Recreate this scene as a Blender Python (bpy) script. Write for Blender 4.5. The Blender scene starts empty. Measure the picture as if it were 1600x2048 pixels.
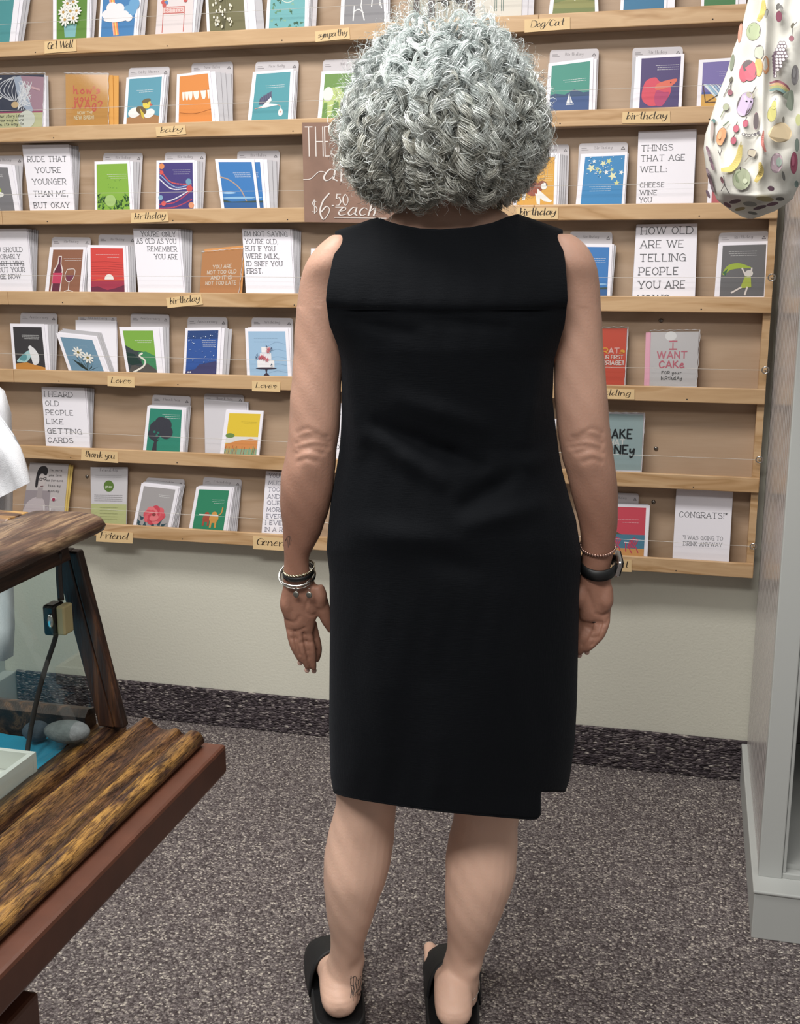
import bpy, bmesh, math, random
import numpy as np
from mathutils import Vector, Matrix
from mathutils.bvhtree import BVHTree
random.seed(7); rng = np.random.default_rng(7)
C = bpy.context.scene.collection
# ---------------------------------------------------------------- camera
FPX, YAW, PIT, DIST, HC = 2297.26, -0.2515, 0.2176, 2.7801, 1.27
CF = np.array([math.sin(YAW)*math.cos(PIT), math.cos(YAW)*math.cos(PIT), -math.sin(PIT)])
CR = np.array([math.cos(YAW), -math.sin(YAW), 0.0]); CU = np.cross(CR, CF)
CP = np.array([0.0, -DIST, HC])
cd = bpy.data.cameras.new('camera'); cam = bpy.data.objects.new('camera', cd); C.objects.link(cam)
M = Matrix.Identity(4)
for i in range(3):
    M[i][0] = CR[i]; M[i][1] = CU[i]; M[i][2] = -CF[i]; M[i][3] = CP[i]
cam.matrix_world = M
cd.sensor_fit = 'VERTICAL'; cd.sensor_height = 36; cd.sensor_width = 28.125
cd.lens = FPX/2048*36; cd.clip_start = 0.02
bpy.context.scene.camera = cam
# ---------------------------------------------------------------- world, lamps, exposure
vs = bpy.context.scene.view_settings
vs.view_transform = 'Standard'; vs.look = 'None'; vs.gamma = 1; vs.use_curve_mapping = False; vs.exposure = 0.0
w = bpy.data.worlds.new('world'); bpy.context.scene.world = w; w.use_nodes = True
w.node_tree.nodes['Background'].inputs[0].default_value = (1.0, 0.985, 0.96, 1)
w.node_tree.nodes['Background'].inputs[1].default_value = 0.24
def area(x, y, z, sx, sy, p, rx=0, col=(1, .975, .94)):
    l = bpy.data.lights.new('ceiling_and_fill_light', 'AREA'); l.shape = 'RECTANGLE'; l.size = sx; l.size_y = sy; l.energy = p; l.color = col
    o = bpy.data.objects.new('ceiling_and_fill_light', l); o.location = (x, y, z); o.rotation_euler = (rx, 0, 0); C.objects.link(o)
area(-0.9, -1.35, 2.75, 1.5, 0.5, 56)
area(-0.6, -3.1, 2.75, 1.6, 0.6, 76)  # unseen lamp behind the camera, added as fill on the person
area(1.2, -2.3, 2.75, 0.6, 1.2, 14)
area(-2.6, -2.0, 2.75, 0.6, 1.2, 14)

# ---------------------------------------------------------------- helpers
def ray(x, y): return CF*FPX + CR*(x-800) + CU*(1024-y)
def hit(x, y, ax, v):
    r = ray(x, y); return CP + r*((v-CP[ax])/r[ax])
def wall(x, y, d=0.0): return hit(x, y, 1, -d)         # point at distance d in front of the back wall
def lin(h):
    if isinstance(h, str):
        c = [int(h[i:i+2], 16)/255 for i in (0, 2, 4)]
    else: c = h
    return tuple(a/12.92 if a <= .04045 else ((a+.055)/1.055)**2.4 for a in c)
def mk(name):
    m = bpy.data.materials.new(name); m.use_nodes = True
    return m, m.node_tree, m.node_tree.nodes['Principled BSDF']
def mat(name, col, rough=.5, metal=0, spec=.5, noise=0, nscale=20, bump=0, bscale=200, **kw):
    m, nt, b = mk(name); c = lin(col)
    b.inputs['Base Color'].default_value = (*c, 1); b.inputs['Roughness'].default_value = rough
    b.inputs['Metallic'].default_value = metal; b.inputs['Specular IOR Level'].default_value = spec
    for k, v in kw.items(): b.inputs[k.replace('_', ' ')].default_value = v
    tc = nt.nodes.new('ShaderNodeTexCoord')
    if noise:
        n = nt.nodes.new('ShaderNodeTexNoise'); n.inputs['Scale'].default_value = nscale; n.inputs['Detail'].default_value = 4
        r = nt.nodes.new('ShaderNodeValToRGB')
        r.color_ramp.elements[0].position = .3; r.color_ramp.elements[1].position = .7
        r.color_ramp.elements[0].color = (*[a*(1-noise) for a in c], 1); r.color_ramp.elements[1].color = (*[min(1, a*(1+noise)) for a in c], 1)
        nt.links.new(tc.outputs['Object'], n.inputs['Vector']); nt.links.new(n.outputs['Fac'], r.inputs['Fac']); nt.links.new(r.outputs['Color'], b.inputs['Base Color'])
    if bump:
        n = nt.nodes.new('ShaderNodeTexNoise'); n.inputs['Scale'].default_value = bscale; n.inputs['Detail'].default_value = 3
        bp = nt.nodes.new('ShaderNodeBump'); bp.inputs['Strength'].default_value = bump; bp.inputs['Distance'].default_value = .002
        nt.links.new(tc.outputs['Object'], n.inputs['Vector']); nt.links.new(n.outputs['Fac'], bp.inputs['Height']); nt.links.new(bp.outputs['Normal'], b.inputs['Normal'])
    return m
def wood(name, stops, scale=(1, 1, 1), rough=.45, dist=2.0, nscale=6, bump=.1, fine=.25, fscale=(3, 60, 60), fcol=(.1, .06, .03)):
    """stretched-noise grain; stops = [(pos, hex)]"""
    m, nt, b = mk(name); N = nt.nodes.new; L = nt.links.new
    tc = N('ShaderNodeTexCoord'); mp = N('ShaderNodeMapping'); mp.inputs['Scale'].default_value = scale
    L(tc.outputs['Object'], mp.inputs['Vector'])
    n = N('ShaderNodeTexNoise'); n.inputs['Scale'].default_value = nscale; n.inputs['Detail'].default_value = 3; n.inputs['Distortion'].default_value = dist
    L(mp.outputs[0], n.inputs['Vector'])
    mul = N('ShaderNodeMath'); mul.operation = 'MULTIPLY'; mul.inputs[1].default_value = 5; L(n.outputs['Fac'], mul.inputs[0])
    fr = N('ShaderNodeMath'); fr.operation = 'PINGPONG'; fr.inputs[1].default_value = 1; L(mul.outputs[0], fr.inputs[0])
    r = N('ShaderNodeValToRGB'); e = r.color_ramp.elements
    while len(e) < len(stops): e.new(.5)
    for i, (p, h) in enumerate(stops): e[i].position = p; e[i].color = (*lin(h), 1)
    L(fr.outputs[0], r.inputs['Fac'])
    mp2 = N('ShaderNodeMapping'); mp2.inputs['Scale'].default_value = fscale; L(tc.outputs['Object'], mp2.inputs['Vector'])
    n2 = N('ShaderNodeTexNoise'); n2.inputs['Scale'].default_value = 10; n2.inputs['Detail'].default_value = 5; L(mp2.outputs[0], n2.inputs['Vector'])
    r2 = N('ShaderNodeValToRGB'); r2.color_ramp.elements[0].position = .45; r2.color_ramp.elements[1].position = .75
    r2.color_ramp.elements[1].color = (fine, fine, fine, 1); r2.color_ramp.elements[0].color = (0, 0, 0, 1)
    L(n2.outputs['Fac'], r2.inputs['Fac'])
    mx = N('ShaderNodeMix'); mx.data_type = 'RGBA'; L(r2.outputs['Color'], mx.inputs['Factor']); L(r.outputs['Color'], mx.inputs['A']); mx.inputs['B'].default_value = (*fcol, 1)
    L(mx.outputs['Result'], b.inputs['Base Color']); b.inputs['Roughness'].default_value = rough
    bp = N('ShaderNodeBump'); bp.inputs['Strength'].default_value = bump; bp.inputs['Distance'].default_value = .001
    L(n2.outputs['Fac'], bp.inputs['Height']); L(bp.outputs['Normal'], b.inputs['Normal'])
    return m
def mesh_obj(name, verts, faces, m=None, parent=None, smooth=False, cols=None, mats=None, mi=None):
    me = bpy.data.meshes.new(name); me.from_pydata([tuple(map(float, v)) for v in verts], [], faces)
    if m: me.materials.append(m)
    if mats:
        for q in mats: me.materials.append(q)
    if mi is not None: me.polygons.foreach_set('material_index', mi)
    if cols is not None:
        a = me.color_attributes.new('Col', 'FLOAT_COLOR', 'CORNER')
        data = []
        for p in me.polygons: data += [*cols[p.index], 1.0]*p.loop_total
        a.data.foreach_set('color', data)
    if smooth: me.polygons.foreach_set('use_smooth', [True]*len(me.polygons))
    me.update()
    o = bpy.data.objects.new(name, me); C.objects.link(o)
    if parent: o.parent = parent
    return o
def tag(o, label=None, cat=None, group=None, kind=None):
    if label: o['label'] = label
    if cat: o['category'] = cat
    if group: o['group'] = group
    if kind: o['kind'] = kind
    return o
def empty(name, loc, label=None, cat=None, group=None, rz=0):
    o = bpy.data.objects.new(name, None); C.objects.link(o); o.location = loc; o.rotation_euler = (0, 0, rz)
    o.empty_display_size = .05
    return tag(o, label, cat, group)
def place(o, parent):   # parent keeping world coordinates (parent is an unrotated/rotated empty)
    o.parent = parent; o.matrix_parent_inverse = (Matrix.Translation(parent.location) @ parent.rotation_euler.to_matrix().to_4x4()).inverted()
    return o
class B:
    """collects geometry for one mesh"""
    def __init__(s): s.v = []; s.f = []
    def add(s, v, f):
        k = len(s.v); s.v += [tuple(map(float, p)) for p in v]; s.f += [tuple(i+k for i in q) for q in f]; return s
    def box(s, a, b):
        x0, y0, z0 = a; x1, y1, z1 = b
        return s.add([(x0,y0,z0),(x1,y0,z0),(x1,y1,z0),(x0,y1,z0),(x0,y0,z1),(x1,y0,z1),(x1,y1,z1),(x0,y1,z1)],
            [(0,3,2,1),(4,5,6,7),(0,1,5,4),(1,2,6,5),(2,3,7,6),(3,0,4,7)])
    def rings(s, R, cap=True, closed=False):
        n = len(R[0]); v = [p for r in R for p in r]; f = []
        m = len(R)
        for i in range(m if closed else m-1):
            for j in range(n):
                a = i*n+j; b_ = i*n+(j+1) % n; i2 = (i+1) % m
                f.append((a, b_, i2*n+(j+1) % n, i2*n+j))
        if cap and not closed: f.append(tuple(range(n))[::-1]); f.append(tuple(range((m-1)*n, m*n)))
        return s.add(v, f)
    def tube(s, pts, rad, n=8, cap=True, closed=False):
        pts = [np.array(p, float) for p in pts]; R = []; m = len(pts)
        up = np.array([0.0, 0.0, 1.0]); prev = None
        for i, p in enumerate(pts):
            if closed: t = pts[(i+1) % m]-pts[i-1]
            else: t = pts[min(i+1, m-1)]-pts[max(i-1, 0)]
            t = t/(np.linalg.norm(t)+1e-12)
            if prev is None:
                a = np.cross(t, up) if abs(t[2]) < .9 else np.cross(t, np.array([1.0, 0, 0]))
            else: a = prev-t*np.dot(prev, t)
            a = a/(np.linalg.norm(a)+1e-12); prev = a; b_ = np.cross(t, a)
            r = rad[i] if hasattr(rad, '__len__') else rad
            R.append([p+(a*math.cos(q)+b_*math.sin(q))*r for q in np.linspace(0, 2*math.pi, n, endpoint=False)])
        return s.rings(R, cap, closed)
    def prism(s, prof, y0, y1, ax=1):
        """profile of 2-D points extruded along axis ax"""
        def P(p, t):
            q = list(p); q.insert(ax, t); return q
        return s.rings([[P(p, y0) for p in prof], [P(p, y1) for p in prof]])
    def sphere(s, c, r, n=12, m=8):
        r = r if hasattr(r, '__len__') else (r, r, r); R = []
        for i in range(1, m):
            t = math.pi*i/m
            R.append([(c[0]+r[0]*math.sin(t)*math.cos(q), c[1]+r[1]*math.sin(t)*math.sin(q), c[2]-r[2]*math.cos(t)) for q in np.linspace(0, 2*math.pi, n, endpoint=False)])
        return s.rings(R)
    def build(s, name, m=None, parent=None, smooth=False, bevel=0):
        o = mesh_obj(name, s.v, s.f, m, parent, smooth)
        if bevel:
            md = o.modifiers.new('bevel', 'BEVEL'); md.width = bevel; md.segments = 2; md.limit_method = 'ANGLE'
        return o
def box(name, a, b, m, parent=None, bevel=0): return B().box(a, b).build(name, m, parent, bevel=bevel)
def catmull(P, n=6, closed=False):
    P = [np.array(p, float) for p in P]
    if len(P) < 3: return P
    out = []; L = len(P)
    for i in range(L if closed else L-1):
        p1 = P[i]; p2 = P[(i+1) % L]
        p0 = P[i-1] if (i or closed) else p1*2-p2
        p3 = P[(i+2) % L] if (i+2 < L or closed) else p2*2-p1
        for k in range(n):
            t = k/n; out.append(.5*((2*p1)+(-p0+p2)*t+(2*p0-5*p1+4*p2-p3)*t*t+(-p0+3*p1-3*p2+p3)*t**3))
    if not closed: out.append(P[-1])
    return out
def interp(x, tab): return np.interp(x, [t[0] for t in tab], [t[1] for t in tab])
def smooth(a, b, x):
    t = min(1, max(0, (x-a)/(b-a))); return t*t*(3-2*t)

# ---------------------------------------------------------------- lettering: own stroke alphabet (baseline 4, capital top e, descender 0)
GL = {'A':'04 4e 84|17 77','B':'04 0e|~0e 4e 6c 49 09|~09 49 76 54 04','C':'~7c 4e 1c 09 15 44 76','D':'04 0e|~0e 4e 7c 89 76 44 04','E':'6e 0e 04 64|09 49',
'F':'6e 0e 04|09 49','G':'~7c 4e 1c 09 15 44 75|79 49|79 74','H':'04 0e|74 7e|09 79','I':'04 0e','J':'~4e 46 24 05','K':'04 0e|6e 08|29 74','L':'0e 04 64','M':'04 1e 56 9e a4',
'N':'04 0e 74 7e','O':'~4e 1c 09 16 44 76 89 7c 4e','P':'04 0e|~0e 5e 7b 58 08','R':'04 0e|~0e 5e 7b 58 08|38 74','S':'~6d 3e 0c 2a 59 76 44 05','T':'0e 8e|4e 44','U':'0e 08|~08 15 44 75 88|88 8e',
'V':'0e 44 8e','W':'0e 34 6e 94 ce','Y':'0e 48 8e|48 44','X':'04 8e|0e 84','Z':'0e 7e 04 74','Q':'~4e 1c 09 16 44 76 89 7c 4e|56 84',"'":'0e 0b','!':'0e 07|05 04','?':'~0c 3e 6c 48 37|35 34','.':'04 05',',':'15 02',':':'0a 09|05 04',
'*':'0e 3b|3e 0b|0c 3c','$':'~6d 3e 0c 2a 59 76 44 05|3f 33','6':'~6e 2b 07 24 56 68 49 17','5':'6e 1e 0a ~0a 4b 67 34 04','0':'~3e 0b 07 34 67 6b 3e','/':'03 6f',
'a':'~5a 2a 06 24 57 5a|5a 55 74','b':'1f 14|~14 45 58 3a 17','c':'~59 2a 07 24 55','d':'~5a 2a 06 24 57|6f 64 84','e':'~07 48 4a 2a 06 24 65','f':'~6e 4f 2b 23 10|0a 5a','g':'~5a 2a 06 24 57|~5a 54 41 10 03','h':'1f 14|~17 4a 57 54 74',
'i':'1a 14 34|1d 1c','k':'1f 14|5a 17 64','l':'~2e 2f 16 24 44','m':'0a 04|~07 2a 37 34|~37 5a 67 64 84','n':'0a 04|~07 3a 57 54 74','o':'~3a 07 24 56 3a','p':'1a 10|~17 4a 57 34 14','r':'0a 14|~17 3a 5a','s':'~49 2a 18 47 35 04','t':'3f 35 54|0b 5b',
'u':'~0a 06 24 57|5a 54 74','v':'0a 24 5a','w':'0a 14 39 54 7a','y':'~0a 07 26 5a|~5a 43 10 02','j':'~3a 33 10 02','<':'~0a 28 3a 28|~34 08 0a|~34 58 3a'}
def glyph(ch):
    if ch not in GL: return [], 3
    out = []; wd = 0
    for st in GL[ch].split('|'):
        sm = st.startswith('~'); pts = []
        for tk in st.replace('~', '').split(): pts.append((int(tk[0], 16)/10, (int(tk[1], 16)-4)/10))
        wd = max(wd, max(p[0] for p in pts)); out.append((pts, sm))
    return out, wd*10
class Art:
    """flat print laid on a surface: fn(u,v,off)->xyz; aspect = height/width"""
    def __init__(s, fn, asp=1.3, step=.00012): s.fn = fn; s.asp = asp; s.v = []; s.f = []; s.c = []; s.k = 1; s.step = step
    def poly(s, pts, col):
        b = len(s.v); s.v += [s.fn(p[0], p[1], s.k*s.step) for p in pts]; s.f.append(tuple(range(b, b+len(pts)))); s.c.append(lin(col)); return s
    def up(s): s.k += .8; return s
    def rect(s, x0, y0, x1, y1, col): s.poly([(x0,y0),(x1,y0),(x1,y1),(x0,y1)], col); return s.up()
    def shape(s, pts, col, sm=True):
        if sm: pts = catmull([np.array(p) for p in pts], 4, True)
        s.poly(pts, col); return s.up()
    def ell(s, x, y, rx, ry, col, rot=0, n=18):
        P = []
        for q in np.linspace(0, 2*math.pi, n, endpoint=False):
            a, b_ = rx*math.cos(q), ry*math.sin(q); P.append((x+a*math.cos(rot)-b_*math.sin(rot), y+(a*math.sin(rot)+b_*math.cos(rot))/s.asp))
        s.poly(P, col); return s.up()
    def circ(s, x, y, r, col): return s.ell(x, y, r, r, col)
    def line(s, pts, w, col, sm=False, taper=None, callig=0):
        if sm: pts = catmull([np.array(p) for p in pts], 5)
        k0 = s.k
        for i in range(len(pts)-1):
            a = np.array(pts[i], float)*(1, s.asp); b_ = np.array(pts[i+1], float)*(1, s.asp); d = b_-a; L = np.linalg.norm(d)
            if L < 1e-9: continue
            d /= L; ww = w
            if callig: ww = w*(.45+callig*abs(d[1])*(1 if d[1] < 0 else .3))
            nrm = np.array([-d[1], d[0]])*ww/2; e = d*ww*.3
            s.k += ((len(s.f) % 5)-2)*.11; s.poly([((a-e+nrm)[0], (a-e+nrm)[1]/s.asp), ((a-e-nrm)[0], (a-e-nrm)[1]/s.asp), ((b_+e-nrm)[0], (b_+e-nrm)[1]/s.asp), ((b_+e+nrm)[0], (b_+e+nrm)[1]/s.asp)][::-1], col); s.k = k0
        return s
    def text(s, txt, x, y, h, col, w=.06, serif=True, align='l', slant=0, gap=.28, callig=0, hs=1.0, width=None):
        """h cap height in u units; (x,y) baseline"""
        lay = []; cx = 0
        for ch in txt:
            if ch == ' ': cx += .55; continue
            g, wd = glyph(ch); lay.append((cx, g)); cx += wd/10+gap
        tw = cx-gap
        if width: hs = width/(tw*h)
        x0 = x-(tw*h*hs if align == 'r' else tw*h*hs/2 if align == 'c' else 0)
        for ox, g in lay:
            for pts, sm in g:
                P = catmull([np.array(p) for p in pts], 4) if sm else pts
                P = [(x0+(ox+p[0]+slant*p[1])*h*hs, y+p[1]*h/s.asp) for p in P]
                s.line(P, w*h, col, callig=callig)
                if serif:
                    for e, f in ((0, 1), (-1, -2)):
                        py = pts[e][1]; d = abs(pts[e][1]-pts[f][1])
                        if (abs(py) < .01 or abs(py-1) < .01) and d > .3 and not sm:
                            X, Y = P[e]; s.line([(X-.13*h, Y), (X+.13*h, Y)], w*h, col)
        return s.up()
    def tiny(s, x0, x1, y, n=2, col='e8e8e8', w=.007, dy=.04):
        """illegibly small printed lines"""
        for i in range(n):
            a = x0+(random.random()*.08 if i else 0); X = a
            while X < x1-.01*i:
                L = random.uniform(.02, .06); s.line([(X, y-i*dy), (min(X+L, x1), y-i*dy)], w, col); X += L+.012
        return s.up()
    def build(s, name, m, parent):
        o = mesh_obj(name, s.v, s.f, m, None, cols=s.c); 
        if parent: place(o, parent) if parent.type == 'EMPTY' else setattr(o, 'parent', parent)
        return o
# ---------------------------------------------------------------- materials
def attr_mat(name, rough=.5, spec=.4, sat=1.0, val=1.0):
    m, nt, b = mk(name); a = nt.nodes.new('ShaderNodeAttribute'); a.attribute_name = 'Col'
    hs = nt.nodes.new('ShaderNodeHueSaturation'); hs.inputs['Saturation'].default_value = sat; hs.inputs['Value'].default_value = val
    nt.links.new(a.outputs['Color'], hs.inputs['Color']); nt.links.new(hs.outputs['Color'], b.inputs['Base Color']); b.inputs['Roughness'].default_value = rough; b.inputs['Specular IOR Level'].default_value = spec
    return m
PRINT = attr_mat('printed_ink', sat=.98, val=.84); FABPRINT = attr_mat('fabric_ink', .85, .1, .8)
PAPER = mat('white_card', 'e6e3ea', .55); PAPER2 = mat('off_white_card', 'c9c6cb', .6); PAPER_SHADE = mat('shaded_card', 'b4b2b6', .6); TABP = mat('grey_divider', 'bdb8bb', .55)
LIP = wood('pine_lip', [(0, 'bd9b74'), (.5, 'c7a67f'), (.85, 'b8946b'), (1, 'aa865c')], (1.2, 5, 9), .45, .6, 2.2, .05, .12, (2, 60, 60), lin('9a7048'))
PLY = wood('birch_plywood', [(0, 'af957c'), (.6, 'b59c84'), (1, 'a48a70')], (.8, 3, 4), .5, 1.0, 1.6, .04, .10, (1.5, 40, 40), lin('8a6a48'))
WALLM = mat('painted_wall', 'cfcdbf', .75, bump=.35, bscale=160, spec=.2)
CABM = mat('grey_white_paint', 'aeb0ad', .42, bump=.08, bscale=60)
PANELM = mat('beadboard_paint', 'aca6a3', .2, bump=.08, bscale=60)
SCREW = mat('screw_steel', '8a8680', .3, 1)
CHROME = mat('bright_metal', 'd8d8d6', .18, 1)
KRAFT = mat('kraft_label', 'd9bb8c', .6, noise=.05)
SIGNM = mat('brown_sign_board', '87695a', .55, noise=.14, nscale=14)
DARK = mat('dark_void', '2c2826', .8)
def glass(name, rough=0.0, tint='f2f7f5', thin=.9):
    m, nt, b = mk(name); N = nt.nodes.new; L = nt.links.new
    t = N('ShaderNodeBsdfTransparent'); t.inputs[0].default_value = (*lin(tint), 1); g = N('ShaderNodeBsdfGlossy'); g.inputs['Roughness'].default_value = rough
    lw = N('ShaderNodeLayerWeight'); lw.inputs['Blend'].default_value = .5; pw = N('ShaderNodeMath'); pw.operation = 'POWER'; pw.inputs[1].default_value = 5
    fr = N('ShaderNodeMath'); fr.operation = 'MULTIPLY_ADD'; fr.inputs[1].default_value = .9; fr.inputs[2].default_value = .045
    L(lw.outputs['Facing'], pw.inputs[0]); L(pw.outputs[0], fr.inputs[0]); mx = N('ShaderNodeMixShader')
    mu = N('ShaderNodeMath'); mu.operation = 'MULTIPLY'; mu.inputs[1].default_value = thin
    L(fr.outputs[0], mu.inputs[0]); L(mu.outputs[0], mx.inputs[0]); L(t.outputs[0], mx.inputs[1]); L(g.outputs[0], mx.inputs[2])
    L(mx.outputs[0], nt.nodes['Material Output'].inputs['Surface']); return m
GLASS = glass('case_glass', 0, 'edf3f1', 1.2); SLEEVE = glass('clear_sleeve', .08, 'f4f4f4', 1.6)
CORDM = mat('clear_cord', 'd8d4cc', .2, spec=.8, Alpha=.55)
# carpet
def carpet(name, cols, scale, bump, stretch=(1, 1, 1)):
    m, nt, b = mk(name); N = nt.nodes.new; L = nt.links.new
    tc = N('ShaderNodeTexCoord'); mp = N('ShaderNodeMapping'); mp.inputs['Scale'].default_value = stretch; L(tc.outputs['Object'], mp.inputs[0])
    nz = N('ShaderNodeTexNoise'); nz.inputs['Scale'].default_value = 90; nz.inputs['Detail'].default_value = 2; L(mp.outputs[0], nz.inputs['Vector'])
    ad = N('ShaderNodeVectorMath'); ad.operation = 'MULTIPLY_ADD'; ad.inputs[1].default_value = (.006, .006, .006); L(nz.outputs['Color'], ad.inputs[0]); L(mp.outputs[0], ad.inputs[2])
    v = N('ShaderNodeTexVoronoi'); v.inputs['Scale'].default_value = scale; L(ad.outputs[0], v.inputs['Vector'])
    sp = N('ShaderNodeSeparateColor'); L(v.outputs['Color'], sp.inputs[0])
    r = N('ShaderNodeValToRGB'); e = r.color_ramp.elements
    while len(e) < len(cols): e.new(.5)
    for i, (p, h) in enumerate(cols): e[i].position = p; e[i].color = (*lin(h), 1)
    L(sp.outputs[0], r.inputs['Fac'])
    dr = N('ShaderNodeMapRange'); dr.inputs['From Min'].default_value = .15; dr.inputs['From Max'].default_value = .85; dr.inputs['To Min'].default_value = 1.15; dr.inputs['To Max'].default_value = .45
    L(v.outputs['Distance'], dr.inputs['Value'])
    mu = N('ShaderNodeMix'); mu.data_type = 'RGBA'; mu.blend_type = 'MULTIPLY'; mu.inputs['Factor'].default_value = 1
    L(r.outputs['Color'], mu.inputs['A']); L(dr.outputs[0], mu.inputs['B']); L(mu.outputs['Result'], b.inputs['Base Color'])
    b.inputs['Roughness'].default_value = .95; b.inputs['Specular IOR Level'].default_value = .1
    iv = N('ShaderNodeMath'); iv.operation = 'SUBTRACT'; iv.inputs[0].default_value = 1; L(v.outputs['Distance'], iv.inputs[1])
    bp = N('ShaderNodeBump'); bp.inputs['Strength'].default_value = bump; bp.inputs['Distance'].default_value = .004; L(iv.outputs[0], bp.inputs['Height']); L(bp.outputs[0], b.inputs['Normal'])
    return m
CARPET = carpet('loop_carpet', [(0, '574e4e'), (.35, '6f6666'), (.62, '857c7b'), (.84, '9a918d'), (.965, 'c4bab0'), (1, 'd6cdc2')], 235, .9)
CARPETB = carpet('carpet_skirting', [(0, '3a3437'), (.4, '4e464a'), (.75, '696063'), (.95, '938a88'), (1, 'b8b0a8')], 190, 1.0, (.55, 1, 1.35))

# ---------------------------------------------------------------- setting
tag(box('floor', (-4.5, -5, -.05), (2.5, 0, 0), CARPET), kind='structure')
tag(box('wall_back', (-4.5, 0, 0), (2.5, .1, 3.0), WALLM), kind='structure')
tag(box('baseboard_back', (-1.86, -.012, 0), (.185, -.0005, .106), CARPETB, bevel=.003), kind='structure')

# ---------------------------------------------------------------- card rack on the wall
ZL = [1.7974-.2041*i for i in range(7)]          # tops of the seven lips
XR = .155; XL = -1.865; XJ = wall(18, 600, .06)[0]
rack = empty('card_rack', ((XL+XR)/2, 0, .5), 'wide light pine greeting card rack with seven tiers screwed to the wall', 'display rack')
def rp(o): return place(o, rack)
rp(box('back_panel', (XL, -.014, ZL[6]-.03), (XR, -.001, 2.35), PLY))
xm = -.38   # two units meet behind the customer
for i in range(-1, 7):
    z = 1.7974-.2041*i
    rp(box('shelf_ledge', (XL, -.055, z-.035), (XR-.002, -.0145, z-.022), PLY))
    for a, b_ in ((XL, XJ), (XJ+.0008, xm), (xm+.0008, XR)):
        rp(box('shelf_lip', (a, -.066, z-.035), (b_, -.0555, z), LIP, bevel=.0018))
    for x in np.linspace(XL+.25, XR-.16, 6):      # nail heads
        if i >= 0: rp(B().sphere((x+.02*math.sin(i*3+x*9), -.066, z-.028), (.0018, .0008, .0018), 8, 4).build('nail', DARK))
rp(box('end_rail', (XR-.016, -.052, ZL[6]-.034), (XR, -.0145, 2.35), LIP))
rp(box('end_rail', (XL, -.052, ZL[6]-.034), (XL+.016, -.0145, 2.35), LIP))
for px, py in ((1322, 641), (1312, 897), (1307, 1004), (174, 953)):
    c = wall(px, py, .0145); rp(B().sphere(c, (.0052, .003, .0052), 12, 6).build('screw', SCREW, smooth=True))
CY = [(36, .0), (213, 0), (371, 0), (548, 0), (716, 0), (906, 0), (1079, 0)]
for i in range(7):
    zc = hit(1500, CY[i][0]+0, 1, -.075)[2] if i else ZL[0]+.045
    zc = ZL[i]+.043
    a = (XL+.02, -.0685, zc-.002); b_ = (XR+.004, -.0685, zc)
    rp(B().tube([a, ((a[0]+b_[0])/2, -.0685, zc-.004), b_], .00055, 5).build('clear_cord', CORDM))
    e = B(); cx = XR-.004
    e.tube([(cx+.0075*math.cos(q), -.069-.004*math.sin(q), zc+.0075*math.sin(q)) for q in np.linspace(0, 2*math.pi, 14, endpoint=False)], .0016, 6, closed=True)
    e.tube([(cx, -.0665, zc-.001), (cx, -.05, zc-.001)], .0016, 6)
    rp(e.build('eye_screw', CHROME, smooth=True))

# ---------------------------------------------------------------- greeting cards
def lipz(row): return ZL[row]
def leanpt(px, py, row, off=0.0):
    """pixel -> point on the leaning plane of the cards of that row (off = metres further back)"""
    zf = ZL[row]-.022; k = .13; y0 = -.0525+off
    n = np.array([0, 1, -k]); c = y0-k*zf
    r = ray(px, py); t = (c-n@CP)/(n@r); return CP+r*t
def quad_pts(row, TL, TR, BR, BL, off=0.0):
    q = [leanpt(*p, row, off) for p in (TL, TR, BR, BL)]
    out = list(q)
    for a, b_ in ((0, 3), (1, 2)):              # carry the sides down to the ledge behind the lip
        d = q[b_]-q[a]; t = (ZL[row]-.0215-q[a][2])/d[2]; out[b_] = q[a]+d*t
    return out, q
TH = .0011
def slab(b, q, th=TH):
    n = np.cross(q[1]-q[0], q[3]-q[0]); n /= np.linalg.norm(n)
    if n[1] > 0: n = -n
    v = [p for p in q]+[p-n*th for p in q]
    return b.add(v, [(0,3,2,1),(4,5,6,7),(0,1,5,4),(1,2,6,5),(2,3,7,6),(3,0,4,7)]), n
def sl(t):
    k = t.find(' card'); return t if 'backing' in t else t[:k+5]
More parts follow.
